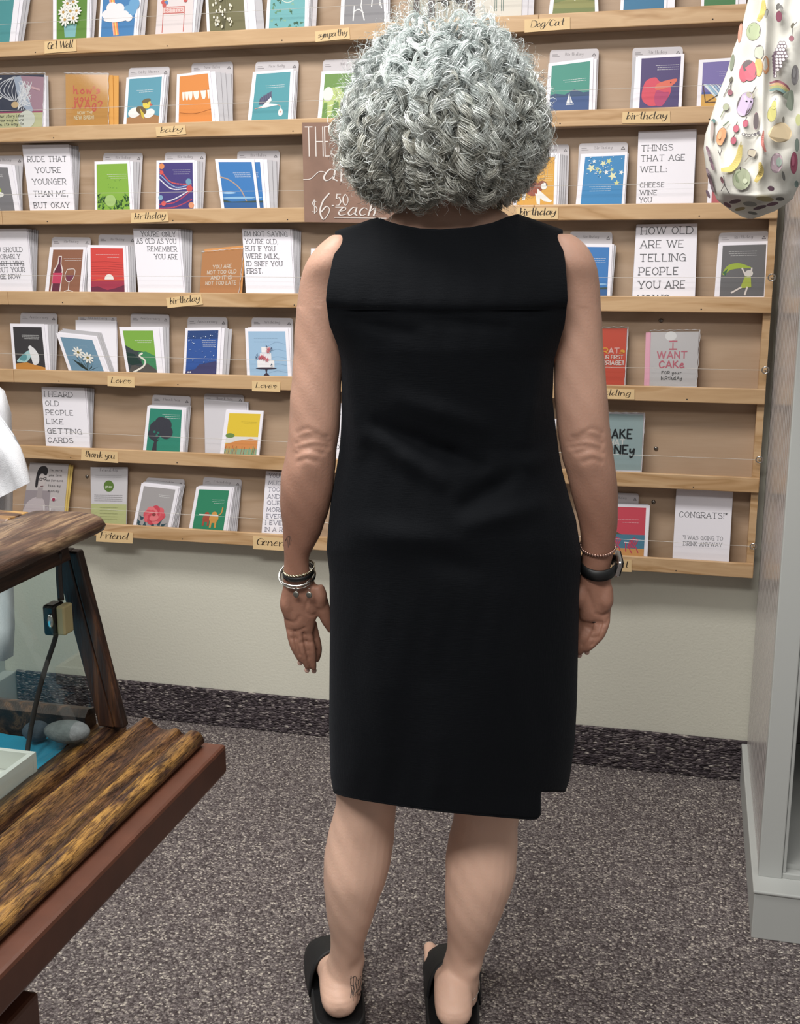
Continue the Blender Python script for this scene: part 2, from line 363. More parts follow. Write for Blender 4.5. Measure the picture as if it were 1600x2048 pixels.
def card(row, TL, TR, BR, BL, label, art=None, behind=None, tab=None, name='greeting_card', m=None, paper='white', bord=.075, sleeve=False, mids=(), tabtxt='Birthday', btone=None, off0=0.0):
    """front card with its print, cards fanned behind (behind=(n, dxTop, dyTop, dxBottom)), divider tab=(TL,TR,BR)"""
    q, vis = quad_pts(row, TL, TR, BR, BL, off0)
    base = (q[2]+q[3])/2
    t = empty(name, base, label, 'card')
    b = B(); _, n = slab(b, q); place(b.build('card_stock', m or PAPER), t)
    vs_ = vis  # art coordinates span the visible part
    def fn(u, v, off):
        p = (vs_[3]*(1-u)+vs_[2]*u)*(1-v)+(vs_[0]*(1-u)+vs_[1]*u)*v
        return p+n*off
    asp = np.linalg.norm(vs_[0]-vs_[3])/np.linalg.norm(vs_[1]-vs_[0])
    if art:
        A = Art(fn, asp); art(A); pp_ = A.build('printed_picture', PRINT, t)
        if 'tall white' in label or 'lettering' in label: pp_['kind'] = 'stuff'
    if sleeve:
        g = .0022; s_ = B(); qq = [p+n*.0016 for p in q]; c0 = sum(qq)/4; qq = [c0+(p-c0)*1.05 for p in qq]
        for k in (2, 3): qq[k] = q[k]+n*.0016
        s_.add(qq, [(3, 2, 1, 0)]); place(s_.build('clear_sleeve', SLEEVE), t)
        # crinkled welded rim of the sleeve
        rim = B(); tp = [qq[0]+(qq[1]-qq[0])*u+np.array([0, 0, .0006*math.sin(u*40+row)]) for u in np.linspace(0, 1, 24)]
        rim.tube(tp, [.0005+.0005*abs(math.sin(i*2.1+row)) for i in range(24)], 5)
        rt = [qq[1]+(qq[2]-qq[1])*u*.95+np.array([.0008*math.sin(u*31+row), 0, 0]) for u in np.linspace(0, 1, 24)]
        rim.tube(rt, [.0004+.0005*abs(math.sin(i*1.7+row)) for i in range(24)], 5)
        place(rim.build('sleeve_edge', RIM, smooth=True), t)
    short = label.split(' on ')[0] if False else label
    if behind:
        nb, dxt, dyt, dxb = behind; proto = None
        for k in range(1, nb+1):
            f = k/nb; j = random.uniform(-.6, .6)
            qb, _ = quad_pts(row, (TL[0]+dxt*f+j, TL[1]+dyt*f), (TR[0]+dxt*f+j, TR[1]+dyt*f+random.uniform(-.6, .6)), (BR[0]+dxb*f, BR[1]), (BL[0]+dxb*f, BL[1]), off0+.0024*k)
            bb = B(); slab(bb, qb, .0012); o = bb.build('greeting_card', (PAPER if k == 1 else PAPER_SHADE) if not btone else btone)  # cards further back get greyer paper, their shadow painted into the colour
            tag(o, 'card fanned behind the '+sl(label), 'card', 'cards fanned behind the '+sl(label))
    if tab:
        tl, tr, br = tab; off = off0+.0024*((behind[0] if behind else 1)+1.4)
        bl = (tl[0]+(br[0]-tr[0]), br[1])
        qb, vb = quad_pts(row, tl, tr, br, bl, off)
        bb = B(); r = .07
        # rounded top corners
        def g2(u, v, o): return ((qb[3]*(1-u)+qb[2]*u)*(1-v)+(qb[0]*(1-u)+qb[1]*u)*v)
        P = [(0, 0), (1, 0), (1, .95), (.985, .985), (.95, 1), (.05, 1), (.015, .985), (0, .95)]
        fr = [g2(u, v, 0) for u, v in P]; bk = [p-n*.0006 for p in fr]
        bb.add(fr+bk, [tuple(range(8)), tuple(range(15, 7, -1))]+[((i+1) % 8, i, i+8, (i+1) % 8+8) for i in range(8)])
        e = empty('divider_card', (qb[2]+qb[3])/2, 'grey divider tab behind the '+sl(label), 'divider')
        place(bb.build('card_stock', TABP), e)
        asp2 = np.linalg.norm(qb[0]-qb[3])/np.linalg.norm(qb[1]-qb[0])
        A = Art(lambda u, v, o: g2(u, v, 0)+n*o, asp2)
        A.text(tabtxt, .5, .915, .055, '8c8689', .12, False, 'c', callig=1)
        A.line([(.06, .93), (.16, .93)], .012, '8a8588').line([(.06, .905), (.2, .905)], .012, '8a8588')
        A.line([(.87, .90), (.94, .90), (.905, .935), (.87, .90)], .014, '6d686b')
        A.build('printed_header', PRINT, e)
    return t
RIM = mat('sleeve_rim', 'dfdfe2', .12, spec=1.0, Alpha=.75)
def bg(A, col, l=.08, r=.93, t=.95): A.rect(l, -.03, r, t, col)
def leaf(A, x, y, s, col, ang=0):
    c, sn = math.cos(ang), math.sin(ang)
    P = [(0, -.1), (.35, .1), (.15, .45), (0, 1), (-.15, .45), (-.35, .1)]
    A.poly([(x+(p[0]*c-p[1]*sn)*s, y+(p[0]*sn+p[1]*c)*s/A.asp) for p in P], col)
def flower(A, x, y, s, petal, core, n=9):
    for i in range(n):
        a = i*2*math.pi/n; A.ell(x+s*.6*math.cos(a), y+s*.6*math.sin(a)/A.asp, s*.42, s*.17, petal, a, 8)
    A.circ(x, y, s*.22, core)
def a_lav(A):
    bg(A, '4f979b', .05, .9); A.tiny(.45, .82, .62, 2)
    for i in range(26): leaf(A, .1+.35*random.random(), .02+.4*random.random(), .09, random.choice(['4b3a5c', '6a5a80', '2f2a44', '8d83a4']), random.uniform(-1, 1))
def a_daisy(A):
    bg(A, '5f8a34', .1, .93); A.tiny(.2, .8, .88, 2)
    A.shape([(.33, 0), (.62, 0), (.66, .19), (.3, .19)], '7fb6bb', False)
    for x, y, s in ((.4, .5, .15), (.57, .52, .14), (.3, .37, .15), (.5, .38, .15), (.67, .38, .14), (.36, .25, .16), (.6, .27, .15), (.5, .6, .11)): flower(A, x, y, s, 'f2f0ea', 'c79a4a')
def a_rainbow(A):
    bg(A, '3f7fb8', .06, .94); A.tiny(.48, .86, .8, 3)
    for i, c in enumerate(('e8b0a0', 'e88a4a', 'f0cf6a', 'e98a5c')): A.line([(.12+i*.035, .95), (.42+i*.035, 0)], .04, c)
    A.up(); A.ell(.78, .36, .2, .14, '6aa3cf'); A.ell(.9, .46, .14, .16, '6aa3cf')
    for x, y, r in ((.18, .32, .12), (.32, .42, .15), (.5, .4, .15), (.66, .3, .12), (.4, .3, .2), (.78, .25, .1)): A.ell(x, y, r, r*.85, 'f0ebee')
    A.ell(.45, .24, .34, .07, 'f0ebee')
def a_better(A):
    bg(A, 'e3d8d8', .0, 1.0, 1.0); A.line([(.18, 0), (.18, .4), (.76, .4), (.76, 0)], .02, 'c2564c'); A.rect(.18, .3, .76, .4, 'e3c8c4')
    A.line([(.18, .3), (.76, .3)], .02, 'c2564c').line([(.18, .4), (.76, .4)], .02, 'c2564c'); A.text('BETTER', .47, .315, .085, 'd0625a', .12, False, 'c')
    for x, y in ((.2, .48), (.78, .55)):
        for c, dx, dy in (('c9544e', -.04, 0), ('e0b24f', .02, .05), ('5f87b8', .05, -.01), ('c9544e', .0, -.05)): A.circ(x+dx, y+dy, .055, c)
def a_willow(A):
    bg(A, '6f6a45', .07, .93)
    for i in range(9):
        x0 = .3+.02*i; A.line([(.42, 0), (x0-.05+.04*i*.5, .45), (x0-.12+.05*i, .9)], .008, '4f4a2c')
    A.up()
    for i in range(60): A.ell(.18+.46*random.random(), .03+.85*random.random(), .022, .035, random.choice(['e9e4cf', 'd8d2bb', 'f3eee0']), n=8)
def a_ivy(A):
    bg(A, '6aaeb2', .08, .93)
    for i in range(46):
        y = random.random()*.9; x = .12+.75*random.random()
        if not (.3 < x < .75 and .5 < y < .85): leaf(A, x, y, .1, random.choice(['3f7358', '5b8f6c', '2f5f48', '7fb29a']), random.uniform(0, 6))
    A.up(); A.line([(.3, .5), (.45, .42), (.6, .43), (.75, .52)], .02, 'cfdccf', True)
def a_bench(A):
    bg(A, '87868a', .08, .95)
    for i in range(4): A.line([(.22, .66-.07*i), (.68, .70-.07*i)], .05, ['7fa6c4', '9fc0d6', '8fb2cc', 'a5c4d8'][i])
    A.up(); 
    for pts in ([(.2, .7), (.25, .45), (.45, .42), (.45, .3)], [(.68, .72), (.7, .55), (.88, .55), (.86, .3)], [(.3, .3), (.28, .05)], [(.45, .3), (.52, .05)], [(.7, .4), (.68, .28)], [(.86, .4), (.9, .25)], [(.28, .2), (.4, .24), (.5, .18)]): A.line(pts, .025, 'e5e5e5', True)
def a_photo(A):
    A.rect(0, -.03, 1, 1, '8f8678'); A.rect(0, -.03, 1, .35, 'a8a190')
    for x, w_ in ((.05, .1), (.27, .12), (.88, .12)): A.shape([(x, 0), (x+w_, 0), (x+w_*.8, 1), (x+w_*.1, 1)], '4a3f3e', False)
    for i in range(60): A.ell(.4+.5*random.random(), .2+.75*random.random(), .04, .03, random.choice(['23211f', '35322f', '5c574e', 'bdb8ad']), n=7)
def a_mail(A):
    A.rect(0, -.03, 1, 1, 'd8d2c6'); A.shape([(.34, .5), (.66, .53), (.66, .75), (.34, .72)], '6fa190', False); A.line([(.34, .5), (.66, .53), (.66, .78), (.34, .72), (.34, .5)], .014, '2f5a4c')
    for x in (.42, .46, .56, .6): A.line([(x, .52), (x, .1)], .012, '3c5f55')
    A.shape([(.68, .55), (.8, .62), (.76, .7), (.66, .62)], '6fa190', False); A.line([(.1, .4), (.26, .5), (.2, .3)], .012, '3c5f55').line([(.2, .7), (.3, .62)], .012, '3c5f55')
def a_land(A):
    bg(A, '9fb0ac', .08, .93); A.shape([(.08, .35), (.3, .75), (.5, .45), (.72, .8), (.93, .4), (.93, .3), (.08, .3)], '4f6f78', False)
    A.shape([(.08, .42), (.4, .5), (.93, .38), (.93, -.02), (.08, -.02)], '6f7a3c', False); A.shape([(.08, .2), (.5, .3), (.93, .22), (.93, .1), (.08, .1)], '8a8a48', False)
    A.circ(.52, .26, .015, 'e0e0d0')
def a_redblue(A):
    bg(A, '1f6f98', .07, .94); A.shape([(.28, .9), (.8, .95), (.85, .5), (.7, .35), (.36, .35), (.25, .55)], 'b23a48'); A.line([(.5, .38), (.5, .62), (.66, .62), (.66, .38), (.5, .38)], .05, 'e2dcd8'); A.line([(.4, .4), (.9, .75)], .03, '8f2a38')
    A.ell(.26, .28, .06, .05, 'e5e2dc'); A.line([(.3, .3), (.45, .45)], .03, 'e5e2dc')
def a_green(A): bg(A, '3f7a45', .08, .93)
def a_whisk(A):
    A.rect(0, -.03, 1, 1, '1f2a48'); A.shape([(.5, .98), (1, .95), (1, .28), (.8, .28), (.62, .6)], 'b08a9c', False); A.rect(0, -.03, 1, .26, 'cfd0a0'); A.rect(0, .26, 1, .29, 'a83f6a')
    for k in np.linspace(-1, 1, 7):
        A.line([(.38, .97), (.3+.2*k, .85), (.24+.26*k, .68), (.36+.06*k, .5)], .014, 'dfe2ea', True)
    A.up(); A.shape([(.36, .95), (.5, .98), (.66, .6), (.8, .3), (.72, .25), (.5, .45), (.42, .7)], 'aebbd0', False)
    for i in range(22): A.line([(.45+.3*random.random(), .3+.6*random.random()) for _ in range(3)], .01, 'f0f2f6')
    A.up(); A.ell(.4, .42, .08, .06, 'd8b98a'); A.ell(.66, .13, .18, .17, 'e0e4d8'); A.line([(.08, .55), (.1, .57)], .03, 'f0f0f0').line([(.07, .92), (.09, .93)], .03, 'f0f0f0').line([(.75, .75), (.92, .7)], .04, 'd8b0b8')
    for i, tx in enumerate(('Our story idea', 'was way more', 'on its way to')): A.text(tx, .05, .18-.08*i, .05, '4a4f3a', .16, False, width=.55)
def a_jvag(A):
    A.rect(0, -.03, 1, 1, 'd49a45')
    for tx, x, y, h in (("how's", .18, .62, .15), ("youR", .22, .47, .12), ("JVAg?", .16, .32, .15)): A.text(tx, x, y, h, 'd9604a', .2, False, gap=.32, width={"how's": .62, "youR": .5, "JVAg?": .7}[tx])
    A.text("NOW THE", .28, .2, .06, 'ead9b0', .2, False, width=.36); A.text("NEW BABY!", .2, .1, .075, 'ead9b0', .2, False, width=.46)
def a_chick(A):
    bg(A, '5c9db2', .08, .95, .96); A.tiny(.3, .75, .7, 2); A.shape([(.08, .12), (.4, .2), (.7, .19), (.95, .14), (.95, -.02), (.08, -.02)], 'a87a4c', False)
    A.ell(.28, .23, .17, .12, 'f0efec', .2); A.ell(.68, .2, .15, .1, 'f0efec', .3); A.ell(.46, .27, .15, .09, '6f5a3c', -.4); A.shape([(.42, .32), (.54, .2), (.55, .08), (.48, .14)], 'd8bd3c', False)
    A.circ(.6, .4, .11, 'e5cf48'); A.ell(.58, .47, .12, .05, '6f6040', .2); A.shape([(.68, .42), (.76, .38), (.68, .35)], 'd0604a', False); A.circ(.62, .42, .012, '222222')
def a_onesie(A):
    bg(A, 'e08a3a', .08, .93, .95); A.line([(.14, .62), (.5, .6), (.93, .64)], .008, 'b86a28')
    for x, s in ((.2, .04), (.3, .05), (.4, .06), (.56, .09), (.76, .08), (.9, .03)): A.shape([(x-s, .62), (x+s, .62), (x+s*.7, .5), (x+s*.35, .45), (x-s*.35, .45), (x-s*.7, .5)], 'f2ede4', False)
    A.line([(.1, .2), (.5, .17), (.93, .24)], .008, 'b86a28', True)
def a_stork(A):
    bg(A, '4f9da8', .09, .93, .95); A.tiny(.35, .8, .7, 2)
    A.shape([(.22, .32), (.24, .45), (.5, .58), (.52, .45), (.34, .32)], '4a4a68', False); 
    for k in range(6): A.line([(.3+.04*k, .38+.02*k), (.27+.045*k, .48+.02*k)], .02, '5d5d7a')
    A.up(); A.shape([(.15, .24), (.32, .3), (.5, .47), (.52, .4), (.46, .34), (.65, .32), (.67, .3), (.4, .26)], 'eef0f0', False); A.line([(.67, .31), (.75, .27)], .012, 'd89a8a'); A.line([(.15, .24), (.3, .27)], .014, 'd89a8a')
    A.up(); A.line([(.75, .28), (.75, .2)], .01, 'eef0f0'); A.ell(.75, .15, .055, .085, 'f3f0ee'); A.circ(.75, .16, .02, 'd8a090')
def a_eleph(A):
    bg(A, '6c9445', .09, .97, .94); A.tiny(.5, .9, .72, 4, 'd5dfc4'); A.shape([(.09, .05), (.12, .6), (.32, .66), (.5, .62), (.62, .4), (.6, .05), (.5, .05), (.46, .35), (.36, .38), (.3, .05), (.22, .05), (.2, .35), (.12, .35)], 'bccf7c', False)
    A.ell(.2, .52, .12, .16, 'e6ebe0'); A.line([(.42, .05), (.5, .2)], .02, 'd8e0a8').line([(.46, .02), (.54, .16)], .02, 'd8e0a8')
def a_sail(A):
    bg(A, '3d9180', .08, .93, .94); A.tiny(.35, .85, .62, 2); A.shape([(.08, -.02), (.08, .34), (.2, .36), (.4, .33), (.6, .42), (.8, .35), (.93, .36), (.93, -.02)], '2c4a70', False); A.rect(.08, -.03, .93, .28, '2f4f86')
    A.shape([(.44, .15), (.5, .37), (.52, .15)], 'eef0f2', False); A.shape([(.53, .16), (.52, .3), (.58, .16)], 'eef0f2', False); A.line([(.44, .13), (.6, .13)], .02, 'eef0f2')
def a_fish(A):
    bg(A, '4b3c72', .08, .93, .95); A.tiny(.4, .9, .8, 3)
    A.shape([(.12, .3), (.2, .52), (.4, .58), (.5, .5), (.7, .45), (.75, .3), (.62, .1), (.5, .06), (.3, .05), (.15, .15)], 'd9455c'); A.shape([(.45, .34), (.6, .3), (.72, .28), (.6, .06), (.45, .05), (.4, .2)], 'b83a6c')
    A.shape([(.4, .38), (.5, .48), (.86, .54), (.78, .42), (.5, .34)], 'e06a52'); A.circ(.74, .47, .015, '301a2a')
def a_deck(A):
    bg(A, '7b6fae', .1, .95, .94); A.rect(.1, -.03, .95, .32, '4c5fa0'); A.rect(.1, -.03, .95, .27, 'd8a548'); A.tiny(.42, .9, .72, 3, 'c9c3e0')
    for i in range(6): A.shape([(.12+.075*i, .48), (.195+.075*i, .48-.01*i), (.55+.06*i, .12), (.5+.06*i, .12)], ('9cc4dc' if i % 2 else 'dfeaf0'), False)
    A.line([(.12, .5), (.2, .1), (.55, .1), (.2, .1), (.6, .3)], .018, '5a4030')
def a_lime(A):
    bg(A, '7d7c80', .05, .88, .93); A.tiny(.3, .7, .76, 2); A.line([(.45, .4), (.5, .2), (.5, .0)], .03, 'dcdcd8'); A.ell(.42, .42, .2, .12, 'a9bf55'); A.ell(.3, .2, .2, .14, '8fae3c'); A.ell(.45, .33, .22, .08, 'e6e6e2')
def a_words(lines, x=.5, align='c', bottom=None, col='606064'):
    def f(A):
        for tx, y, h, wd in lines: A.text(tx, x if align != 'w' else x, y, h, col, .115, True, align if align != 'w' else 'l', width=wd)
    return f
def a_leafg(A):
    bg(A, '86b33e', .06, .93, .94); A.tiny(.35, .9, .72, 3)
    for i in range(46):
        x = .08+.83*random.random(); h_ = .5*max(0, .4-x)+.05+.45*max(0, x-.6)+.12; leaf(A, x, random.random()*h_, .1, random.choice(['2f5a2c', '3d6b30', '4f7f35', '28492a']), random.uniform(-1, 1))
    for i in range(10): leaf(A, .3+.6*random.random(), .4+.25*random.random(), .03, '4f7f35', random.uniform(0, 6))
    A.up(); A.ell(.42, .18, .15, .15, 'a8c878')
def a_stream(A):
    bg(A, '43377c', .08, .95, .95); A.tiny(.42, .88, .8, 3)
    for a, b_, c_, c in (((.1, .8), (.4, .55), (.93, .5), 'd8504a'), ((.08, .62), (.4, .42), (.8, .42), 'e5e2ea'), ((.08, .1), (.5, .15), (.93, .4), 'c0405c'), ((.15, .12), (.5, .22), (.93, .42), 'e2dfe8'), ((.08, .02), (.5, .05), (.93, .2), 'b8405a'), ((.1, .7), (.5, .45), (.93, .52), '8fb0d8')):
        P = catmull([np.array(a), np.array(b_), np.array(c_)], 7)
        for i in range(0, len(P)-1): A.line([P[i], P[i]*.35+P[i+1]*.65], .028, c)
    A.up()
    for x, y, r, c in ((.14, .88, .07, 'e08a52'), (.14, .75, .05, 'd8504a'), (.84, .56, .075, '6f9cb8'), (.86, .42, .08, 'c84a48'), (.12, .24, .06, '7fa8c4'), (.9, .08, .07, 'e0946a'), (.2, .12, .06, 'd85a5a')): A.circ(x, y, r, c)
def a_lake(A):
    bg(A, '2f78bd', .08, .93, .94)
    A.tiny(.42, .86, .72, 3); A.line([(.08, .64), (.3, .58), (.55, .4), (.7, .1)], .03, 'b89a86', True); A.up()
    A.ell(.25, .32, .18, .025, '9cc4e4'); A.ell(.5, .22, .42, .03, '8fbce0'); A.rect(.08, -.03, .93, .15, '2c5f98'); A.shape([(.08, .13), (.08, .19), (.3, .14), (.6, .15), (.93, .16), (.93, .12)], '3a4f48', False)
def a_dog(A):
    bg(A, 'dfa53c', .08, .93, .93); A.tiny(.6, .9, .6, 4, 'f0dca8')
    A.shape([(.25, .4), (.35, .5), (.6, .42), (.66, .32), (.55, .22), (.42, .2), (.3, .26)], '9c4a30'); A.shape([(.22, .35), (.2, .12), (.27, .12), (.3, .3)], 'f2efe9', False); A.shape([(.55, .34), (.85, .12), (.9, .1), (.85, .07), (.7, .1), (.55, .2)], 'f2efe9', False)
    A.shape([(.5, .25), (.55, .04), (.62, .03), (.62, .22)], 'f2efe9', False); A.ell(.66, .4, .11, .1, '8f4a32'); A.ell(.7, .38, .07, .08, 'f2efe9'); A.circ(.76, .4, .02, '2a2020'); A.circ(.68, .43, .012, '2a2020'); A.ell(.25, .44, .03, .1, 'f2efe9', .5)
def star(A, x, y, r, col, rot=0):
    A.poly([(x+(r if i % 2 == 0 else r*.42)*math.cos(rot+math.pi/2+i*math.pi/5), y+(r if i % 2 == 0 else r*.42)*math.sin(rot+math.pi/2+i*math.pi/5)/A.asp) for i in range(10)], col)
def a_stars(A):
    bg(A, '2f86c0', .1, .95, .94); A.tiny(.25, .7, .36, 3)
    for x, y, r in ((.25, .72, .1), (.5, .8, .07), (.62, .84, .07), (.38, .7, .06), (.45, .64, .05), (.58, .63, .06), (.72, .56, .1), (.82, .42, .07), (.9, .62, .06), (.7, .68, .05), (.3, .85, .05)): star(A, x, y, r, random.choice(['e8e6b8', 'f2f2ee', 'd8dc98']), random.random())
    A.up()
    for i in range(34): A.circ(.16+.74*random.random(), .6+.32*random.random()-.1*(i % 3 == 0), .01, 'dfe8ee')
def a_wine(A):
    bg(A, '94634c', .1, .93, .94); A.tiny(.42, .9, .74, 2)
    A.shape([(.15, 0), (.17, .48), (.26, .62), (.27, .8), (.36, .8), (.37, .62), (.43, .5), (.42, 0)], 'e8dcd8', False); A.shape([(.18, 0), (.2, .46), (.29, .62), (.295, .78), (.34, .78), (.345, .62), (.4, .48), (.39, 0)], '6a2f42', False); A.shape([(.17, .18), (.17, .42), (.42, .42), (.4, .18)], 'cc3f62', False)
    A.line([(.55, .5), (.5, .36), (.56, .24), (.63, .22), (.7, .26), (.76, .38), (.74, .5), (.55, .5)], .014, 'ece4e0', True); A.shape([(.52, .37), (.56, .25), (.63, .23), (.7, .27), (.75, .37)], '7a3a50', False); A.line([(.63, .22), (.63, .03), (.52, 0)], .018, 'ece4e0').line([(.63, .03), (.76, 0)], .018, 'ece4e0')
def a_sunset(A):
    bg(A, 'd8423c', .08, .93, .94); A.tiny(.22, .82, .8, 1); A.tiny(.52, .82, .74, 1)
    for i in range(7): A.line([(.1, .64-.05*i), (.5, .65-.05*i), (.92, .63-.05*i)], .007, 'b03434')
    A.up(); A.circ(.55, .28, .115, 'f0ece6'); A.rect(.08, -.03, .93, .27, 'a8324c'); A.shape([(.08, .25), (.3, .28), (.6, .26), (.93, .28), (.93, .25), (.08, .24)], 'e0603a', False); A.shape([(.08, -.02), (.08, .1), (.25, .12), (.5, .04), (.7, .08), (.93, .15), (.93, -.02)], '6f2a44', False)
def a_old(A):
    A.rect(0, -.03, 1, 1, 'd2925a')
    for tx, y, wd in (('YOU ARE', .6, .46), ('NOT TOO OLD', .47, .72), ('AND IT IS', .34, .52), ('NOT TOO LATE', .21, .76)): A.text(tx, .52, y, .075, 'f0dfcc', .22, False, 'c', width=wd)
def a_scarf(A):
    bg(A, '6b6a6c', .07, .93, .94); A.tiny(.2, .75, .82, 3, 'c9c9c9')
    A.shape([(.1, .42), (.2, .56), (.4, .6), (.6, .54), (.66, .5), (.45, .5), (.25, .47), (.14, .38)], '9fb53c'); A.shape([(.1, .42), (.2, .5), (.16, .36)], '3f6b4a', False)
    A.line([(.48, .5), (.56, .36)], .03, 'e2d8d2').line([(.67, .5), (.66, .36)], .03, 'e2d8d2'); A.up(); A.ell(.62, .4, .08, .07, 'd8d2cc'); A.shape([(.54, .34), (.66, .34), (.68, .14), (.46, .12)], 'a8b545', False); A.line([(.48, .14), (.3, .04)], .035, 'e2d8d2').line([(.6, .14), (.56, .0)], .035, 'e2d8d2')
def a_dove(A):
    bg(A, '3b393c', .08, .92, .93); A.tiny(.32, .82, .75, 3); A.shape([(.08, -.02), (.08, .12), (.4, .15), (.92, .04), (.92, -.02)], 'c98a3c', False); A.shape([(.12, .18), (.35, .35), (.52, .42), (.55, .3), (.4, .16), (.25, .15)], 'a5cdd0'); A.shape([(.2, .22), (.35, .35), (.42, .28), (.36, .18)], '5f9aa0')
    A.shape([(.5, .45), (.62, .48), (.76, .32), (.74, .14), (.6, .1), (.54, .26)], 'e8e8ea'); A.circ(.54, .47, .06, 'e8e8ea')
def a_dais2(A):
    bg(A, '6f93ab', .08, .9, .9); A.tiny(.3, .7, .7, 2, '8aa7ba')
    for x in (.35, .45, .55, .6): A.line([(.5, 0), (x, .3), (x-.02, .42)], .012, '2a3a34', True)
    for x, y in ((.2, .3), (.3, .2), (.72, .25), (.65, .12), (.8, .1)): A.shape([(.5, -.02), ((.5+x)/2, y*.3), (x, y), ((.5+x)/2+.05, y*.6)], '22302c', False)
    flower(A, .42, .5, .15, 'eae9e2', '8a7a3c'); flower(A, .62, .36, .15, 'eae9e2', '8a7a3c')
def a_road(A):
    bg(A, '7fb043', .08, .84, .92); A.tiny(.35, .78, .7, 2); A.shape([(.08, .6), (.3, .48), (.55, .45), (.8, .2), (.84, .2), (.84, -.02), (.08, -.02)], '3c4548', False); A.shape([(.4, .44), (.6, .46), (.84, .36), (.84, 0), (.5, .1)], '3f8a5c', False); A.shape([(.08, .02), (.2, .18), (.4, .12), (.6, .2), (.84, .05), (.84, -.02), (.08, -.02)], '56524f', False); A.shape([(.08, .45), (.3, .4), (.45, .2), (.2, .15), (.08, .2)], '1f3a34', False)
    A.line([(.5, .42), (.42, .36), (.55, .26), (.5, .14), (.3, .04), (.2, 0)], .04, 'e8e4da', True)
def a_night(A):
    bg(A, '2c55a0', .07, .92, .94); A.rect(.07, .76, .92, .94, '26467f'); A.tiny(.48, .86, .72, 4)
    for i in range(34): A.circ(.1+.8*random.random(), .25+.67*random.random(), random.choice([.006, .008, .014]), 'cfdcf0')
    A.shape([(.07, -.02), (.1, .06), (.35, .1), (.45, .2), (.6, .22), (.92, .28), (.92, -.02)], '3f3f6c', False); A.circ(.16, .03, .02, 'e8e8e8'); A.circ(.22, .03, .02, 'e8e8e8')
def a_cake(A):
    bg(A, '9dbfdd', .07, .93, .93); A.tiny(.2, .75, .78, 1, '6f86a0'); A.tiny(.2, .78, .71, 1, '6f86a0')
    for i in range(5): A.line([(.5, .05+.14*i), (.7, .1+.15*i), (.92, .06+.15*i)], .005, '86a8c8', True)
    A.up(); A.shape([(.25, .17), (.64, .17), (.64, .32), (.25, .32)], 'f0eef0', False); A.shape([(.32, .33), (.58, .33), (.58, .47), (.32, .47)], 'e8e6ea', False); A.shape([(.36, .48), (.55, .48), (.55, .6), (.36, .6)], 'f0eef0', False); A.ell(.45, .15, .24, .02, '3a3040'); A.shape([(.42, .14), (.48, .14), (.46, .06), (.52, 0), (.38, 0), (.44, .06)], '3a3040', False)
    for x, y in ((.33, .37), (.42, .36), (.48, .33), (.52, .52), (.38, .4), (.55, .56)): flower(A, x, y, .055, 'd0606c', 'b84858', 6)
    for x, y in ((.25, .36), (.26, .42), (.5, .6), (.62, .58), (.6, .24)): leaf(A, x, y, .06, '4a5f78', random.uniform(0, 6))
def a_congr(A):
    A.rect(0, -.03, 1, 1, 'd9543c')
    for ch, x, c in (('C', .02, 'f0d8a0'), ('O', .14, 'f2b8b0'), ('N', .27, 'f0e2d8'), ('g', .43, 'f2b8b0'), ('R', .56, 'f0b040'), ('A', .67, 'f2c8c0'), ('T', .78, 'f2b8b0'), ('s', .88, 'f0b040')): A.text(ch, x, .55, .1, c, .2, False, width=.09)
    A.text('YOUR FIRST', .7, .45, .07, 'f2e4dc', .18, False, 'c', width=.5); A.text('MARRIAGE!!', .68, .34, .08, 'f2e4dc', .18, False, 'c', width=.56)
def a_want(A):
    A.rect(0, -.03, 1, 1, 'd6d3d4'); A.ell(.42, .92, .12, .1, 'f2f2f2')
    A.text('I', .47, .68, .12, 'cf6a7c', .2, False, 'c'); A.line([(.4, .82), (.55, .82)], .03, 'cf6a7c').line([(.4, .67), (.55, .67)], .03, 'cf6a7c')
    A.text('WANT', .46, .5, .14, 'd07888', .2, False, 'c', width=.62); A.text('CAKe', .46, .32, .14, 'cf6a7c', .2, False, 'c', width=.52); A.text('FOR your', .46, .2, .06, '4a4a4a', .16, False, 'c', width=.42); A.text('biRthdAy', .46, .09, .07, '4a4a4a', .16, False, 'c', width=.44)
def a_money(A):
    A.rect(0, -.03, 1, 1, 'a9c0c2'); A.text('MAKE', .82, .56, .15, '22282c', .2, False, 'r', width=.5); A.text('THAT', .7, .43, .1, 'e2e4e0', .22, False, 'r', width=.34); A.text('MONEy', .87, .27, .15, '22282c', .2, False, 'r', width=.66)
def a_tree(A):
    bg(A, '2f8a74', .08, .92, .94); A.tiny(.42, .88, .82, 3)
    A.shape([(.22, 0), (.26, .2), (.15, .28), (.35, .24), (.4, .28), (.33, .18), (.34, 0)], '3a3a42', False)
    for x, y, r in ((.3, .5, .19), (.5, .58, .18), (.55, .42, .17), (.25, .38, .16), (.4, .62, .16)): A.ell(x, y, r, r, '3a3c46')
    for x, y in ((.25, .42), (.35, .4), (.32, .34)): A.circ(x, y, .03, '2f7a6c')
def a_field(A):
    bg(A, 'e8c832', .1, .93, .93); A.tiny(.45, .85, .74, 2, 'b8a02c'); A.rect(.1, .25, .93, .4, 'e6e4e0'); A.ell(.2, .42, .12, .06, '6f8f4c'); A.shape([(.1, .22), (.4, .3), (.75, .36), (.93, .33), (.93, .1), (.1, .1)], 'd98f4e', False); A.rect(.1, -.03, .93, .12, '8fae90')
    for i in range(30): A.line([(.1+.8*random.random(), 0), (.1+.8*random.random(), .16)][:2] if 0 else [((q := .11+.8*random.random()), .0), (q+.02, .14+.05*random.random())], .01, random.choice(['6f9a6c', 'c9a25a', 'a0583c']))
